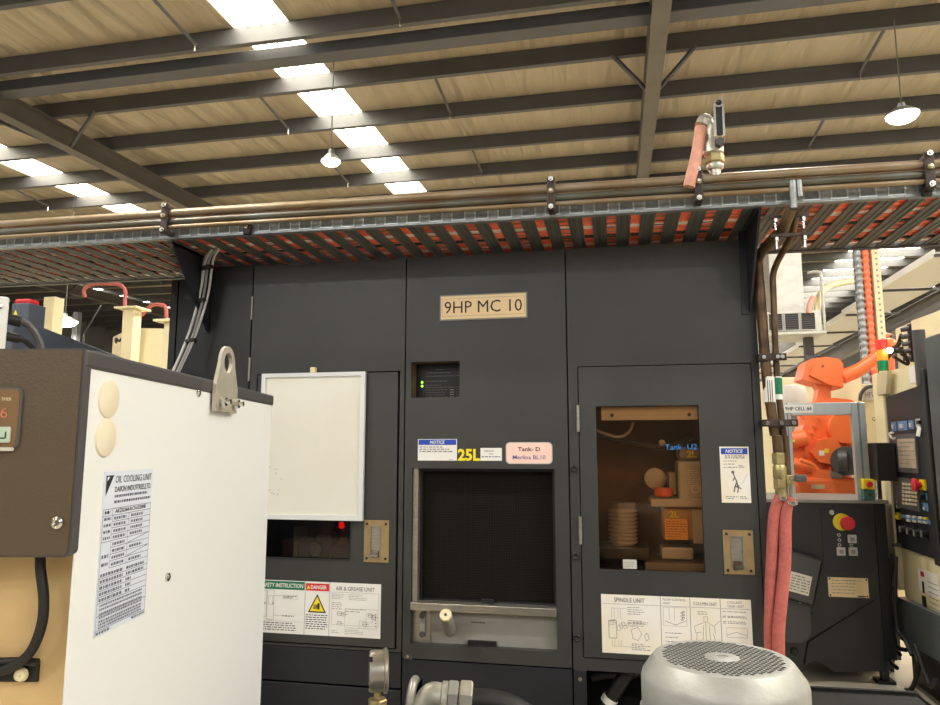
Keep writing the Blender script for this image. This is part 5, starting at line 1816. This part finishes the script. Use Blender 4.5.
# evaporative cooler box on the far side, with duct
YH = 8.0
T_H = thing('evaporative_cooler', 'grey evaporative cooler with louvred sides and square duct', 'cooler', (2.6, YH + .35, 0))
MB().box(2.30, 2.765, YH + .05, YH + .6, 3.55, 4.75, HVAC, .01).build('duct', T_H)
b = MB()
b.box(2.20, 2.98, YH + .03, YH + .8, 3.24, 3.56, HVAC, .01)
b.box(2.15, 3.02, YH - .02, YH + .85, 3.21, 3.25, HVAC)
b.build('cooler_housing', T_H)
for k in range(3):
    x0 = 2.235 + k * .225
    b = MB()
    b.plate(x0, x0 + .21, 3.27, 3.535, [(x0 + .012, x0 + .198, 3.282, 3.523)], YH + .0, YH + .028, HVAC)
    b.box(x0 + .012, x0 + .198, YH + .024, YH + .029, 3.282, 3.523, BLACK)
    for j in range(7):
        b.box(x0 + .012, x0 + .198, YH + .01, YH + .026, 3.30 + j * .032, 3.306 + j * .032, PANELGREY)
    b.build('louvre', T_H)
MB().box(2.80, 2.92, YH + .3, YH + .42, 0, 3.22, BAND).build('support_post', T_H)
MB().tube([(3.03, YH + .1, 3.25), (3.03, YH + .1, 4.05), (2.99, YH + .1, 4.15), (2.85, YH + .12, 4.15)], .022, HVAC, 8).build('guard_rail', T_H)
MB().tube([onY(809, 313, YH), onY(810, 304, YH), onY(814, 297, YH)], .04, PINKHOSE, 10).build('flexible_pipe', T_H)
MB().tube([onY(817, 312, YH + .3), onY(819, 298, YH + .3), onY(828, 287, YH + .3), onY(846, 282, YH + .3), onY(860, 281, YH + .3)], .05, CREAM, 10).build('flexible_pipe', T_H)

# run of suspended panels with a dark beam, receding on the right
for k in range(8):
    y0 = 5.2 + k * 1.75
    x0 = 3.38 + k * .07
    t = thing('suspended_panel', 'nearest of the row of suspended pale panels at upper right' if k == 0 else 'pale panel number %s along the row of suspended panels' % ('two three four five six seven eight'.split()[k - 1]), 'panel', (x0 + .3, y0 + .8, 3.6), group=None)
    MB().box(x0, x0 + .62, y0, y0 + 1.7, 3.6, 3.63, LGREY, .004).build('panel', t)
    MB().box(x0 - .015, x0 + .0, y0, y0 + 1.7, 3.585, 3.66, PAPER).build('edge_trim', t)
    MB().box(x0 - .02, x0 + .75, y0 - .04, y0 - .005, 3.57, 3.6, BAND).build('cross_bar', t)
b = MB()
def bm_(w0, w1, z0, z1):
    b.prism([(4.0 + w0, 3.0), (4.0 + w1, 3.0), (4.68 + w1, 20), (4.68 + w0, 20)], 'z', z0, z1, RAFTER)
bm_(.12, .28, 3.40, 3.415)
bm_(.19, .21, 3.415, 3.66)
bm_(.12, .28, 3.66, 3.675)
for y_ in (3.6, 11.2, 19.0):
    x_ = 4.2 + .04 * (y_ - 3)
    b.box(x_ - .05, x_ + .05, y_, y_ + .1, 0, 3.405, RAFTER)
tag(b.build('crane_beam'), 'dark steel runway beam receding beside the suspended pale panels', 'beam')

# ================================================================== left background
T_NB = thing('blue_machine', 'dark blue machine top seen over the oil cooling unit on the left', 'machine', (-2.2, -.3, 0), math.radians(19.4))
LN = WORLD[T_NB.name].copy()
A = Vector((-1.925, -1.06, 0)); B = Vector((-2.52, .57, 0))
dn = (B - A).normalized(); nn = Vector((dn.y, -dn.x, 0))
MNB = Matrix(((nn.x, dn.x, 0, A.x), (nn.y, dn.y, 0, A.y), (0, 0, 1, 0), (0, 0, 0, 1)))
Lb = (B - A).length
MB(MNB).box(-.7, 0, 0, Lb, 0, 1.98, NAVYM, .006).build('casing', T_NB)
for u0, u1, z1 in ((Lb - .55, Lb - .32, 1.935), (Lb - .22, Lb - .02, 1.93)):
    MB(MNB).box(0, .02, u0, u1, 1.55, z1, NAVY, .004).build('end_cover', T_NB)
WA = math.radians(45.5)
T_WP = thing('white_enclosure', 'white electrical enclosure with black plug at the far left edge', 'enclosure', (-1.418, -1.59, 0), WA)
MW = WORLD[T_WP.name]     # local x runs along its front to the right, local y into its depth
MB(MW).box(-.45, 0, 0, .10, 0, 1.911, WHITE, .006).build('cabinet', T_WP)
MB(MW).lathe([(0, 0), (.007, 0), (.006, .004), (0, .005)], (-.018, 0, 1.885), (0, -1, 0), CHROME, 10).build('screw', T_WP)
for (ly, z_, r_, mm) in ((.03, 1.862, .014, BAND), (.05, 1.822, .011, RUBBER)):
    MB(MW).cyl((0, ly, z_), (.028, ly, z_ - .004), r_, BLACK, 12).build('plug', T_WP)
    MB(MW).tube([(.026, ly, z_ - .004), (.045, ly, z_ - .012), (.065, ly, z_ - .04), (.078, ly, z_ - .09), (.08, ly, 1.6)], r_ * .6, mm, 8).build('power_cord', T_WP)
yj = -.9
ja, jb = onY(19, 303, yj), onY(28.5, 304, yj)
T_DB = thing('dark_junction_box', 'dark box with yellow warning triangle and red cap at far left', 'box', ((ja.x + jb.x) / 2, yj + .04, 1.98))
MB().box(ja.x - .03, jb.x, yj, yj + .08, 1.98, ja.z, NAVYM, .004).build('box_body', T_DB)
p = onY(15.5, 313, yj - .001)
MB().add([(p.x - .012, yj - .001, p.z - .012), (p.x + .012, yj - .001, p.z - .012), (p.x, yj - .001, p.z + .012)], [(0, 1, 2)], YELLOW).build('warning_triangle', T_DB, fix=False)
MB().box(ja.x - .03, ja.x + .03, yj + .01, yj + .06, ja.z, ja.z + .018, REDH, .006).build('red_cap', T_DB)

YL = 4.0
T_LB = thing('far_cream_machine', 'cream machine far behind the dark blue one on the left', 'machine', (-5.4, YL + .5, 0))
a_, c_, d_ = onY(80, 331, YL), onY(131, 328, YL), onY(169, 331, YL)
MB().prism([(a_.x, YL + .55), (c_.x, YL), (d_.x + .3, YL + .25), (d_.x + .3, YL + 1.5), (a_.x, YL + 1.5)], 'z', 0, c_.z, CREAM).build('casing', T_LB)
p = onY(117, 341, YL - .01)
MB().tube([p + Vector((-.09, .1, .0)), p + Vector((-.03, .02, .03)), p + Vector((.03, 0, 0)), p + Vector((.08, -.02, .03))], .014, BLACK, 8).build('cable_loop', T_LB)
def post(px0, px1, pyt, Y, label, cap=True, m=CREAM):
    a2, b2 = onY(px0, pyt, Y), onY(px1, pyt, Y)
    t = thing('steel_post', label, 'post', ((a2.x + b2.x) / 2, Y, 0))
    MB().box(a2.x, b2.x, Y, Y + (b2.x - a2.x), 0, a2.z, m, .006).build('shaft', t)
    if cap:
        MB().box(a2.x - .07, b2.x + .07, Y - .06, Y + (b2.x - a2.x) + .06, a2.z, a2.z + .02, m).build('cap_plate', t)
    return t
post(44, 55, 297, 5.6, 'cream post left of the distant lamp', False)
post(123, 134, 309, 3.8, 'cream post with flat cap plate in front of the far cream machine')
post(164, 171, 322, 2.6, 'narrow cream post beside the left edge of the machine cabinet', True)
post(73, 78, 312, 9.0, 'slim grey post right of the distant lamp', False, PANELGREY)
tag(MB().tube([onY(84, 334, 3.6), onY(101, 305, 3.6)], .008, BAND, 6, smooth_path=False).tube([onY(84, 334, 3.6), (onY(84, 334, 3.6).x, 3.6, 0)], .01, BAND, 6, smooth_path=False).build('thin_rod'), 'thin slanting rod in front of the far cream machine', 'rod')
for pts, Y_, lab in ((((85, 297), (84, 291), (88, 286), (95, 284), (112, 284), (120, 285), (125, 290), (125, 300), (124.5, 318), (124, 345)), 4.35, 'long red hose arching down behind the capped cream post'), (((134, 345), (134.5, 320), (142, 315), (147, 309), (153, 305), (161, 305), (166, 310), (167, 345)), 4.35, 'red hose arching right of the capped cream post')):
    P_ = [onY(x_, y_, Y_) for x_, y_ in pts]
    tag(MB().tube(P_, .022, HOSE, 8).build('air_hose'), lab, 'hose')

# ================================================================== light
w = bpy.data.worlds.new('world')
SC.world = w
w.use_nodes = True
bg = w.node_tree.nodes['Background']
bg.inputs['Color'].default_value = (1.0, 0.99, 0.965, 1)
bg.inputs['Strength'].default_value = 1.5

def down(loc, power, col=(1, .97, .92), r=.35):
    l = bpy.data.lights.new('lamp_light', 'AREA')
    l.shape = 'DISK'
    l.size = r
    l.energy = power
    l.color = col
    o = bpy.data.objects.new('lamp_light', l)
    COL.objects.link(o)
    o.location = loc
    return o
for p in (LP1, LP2, LP3):
    down((p.x, p.y, p.z - .06 - .5 * (.26 if p is LP3 else .19)), 165)
# the further lamps of the same grid, in the aisles behind the photographer and beyond; the last is added to brighten the right-hand floor
for (lx, ly) in ((-3.8, -2.2), (3.5, -2.2), (-3.8, -7.5), (3.5, -7.5), (3.5, 14), (-3.8, 14), (-11, 6), (10.8, 6), (0, 22), (1.3, 1.7)):
    down((lx, ly, 5.4), 95 if lx == 1.3 else 165)

SC.view_settings.view_transform = 'Standard'
SC.view_settings.look = 'None'
SC.view_settings.gamma = 1
SC.view_settings.exposure = 0.0
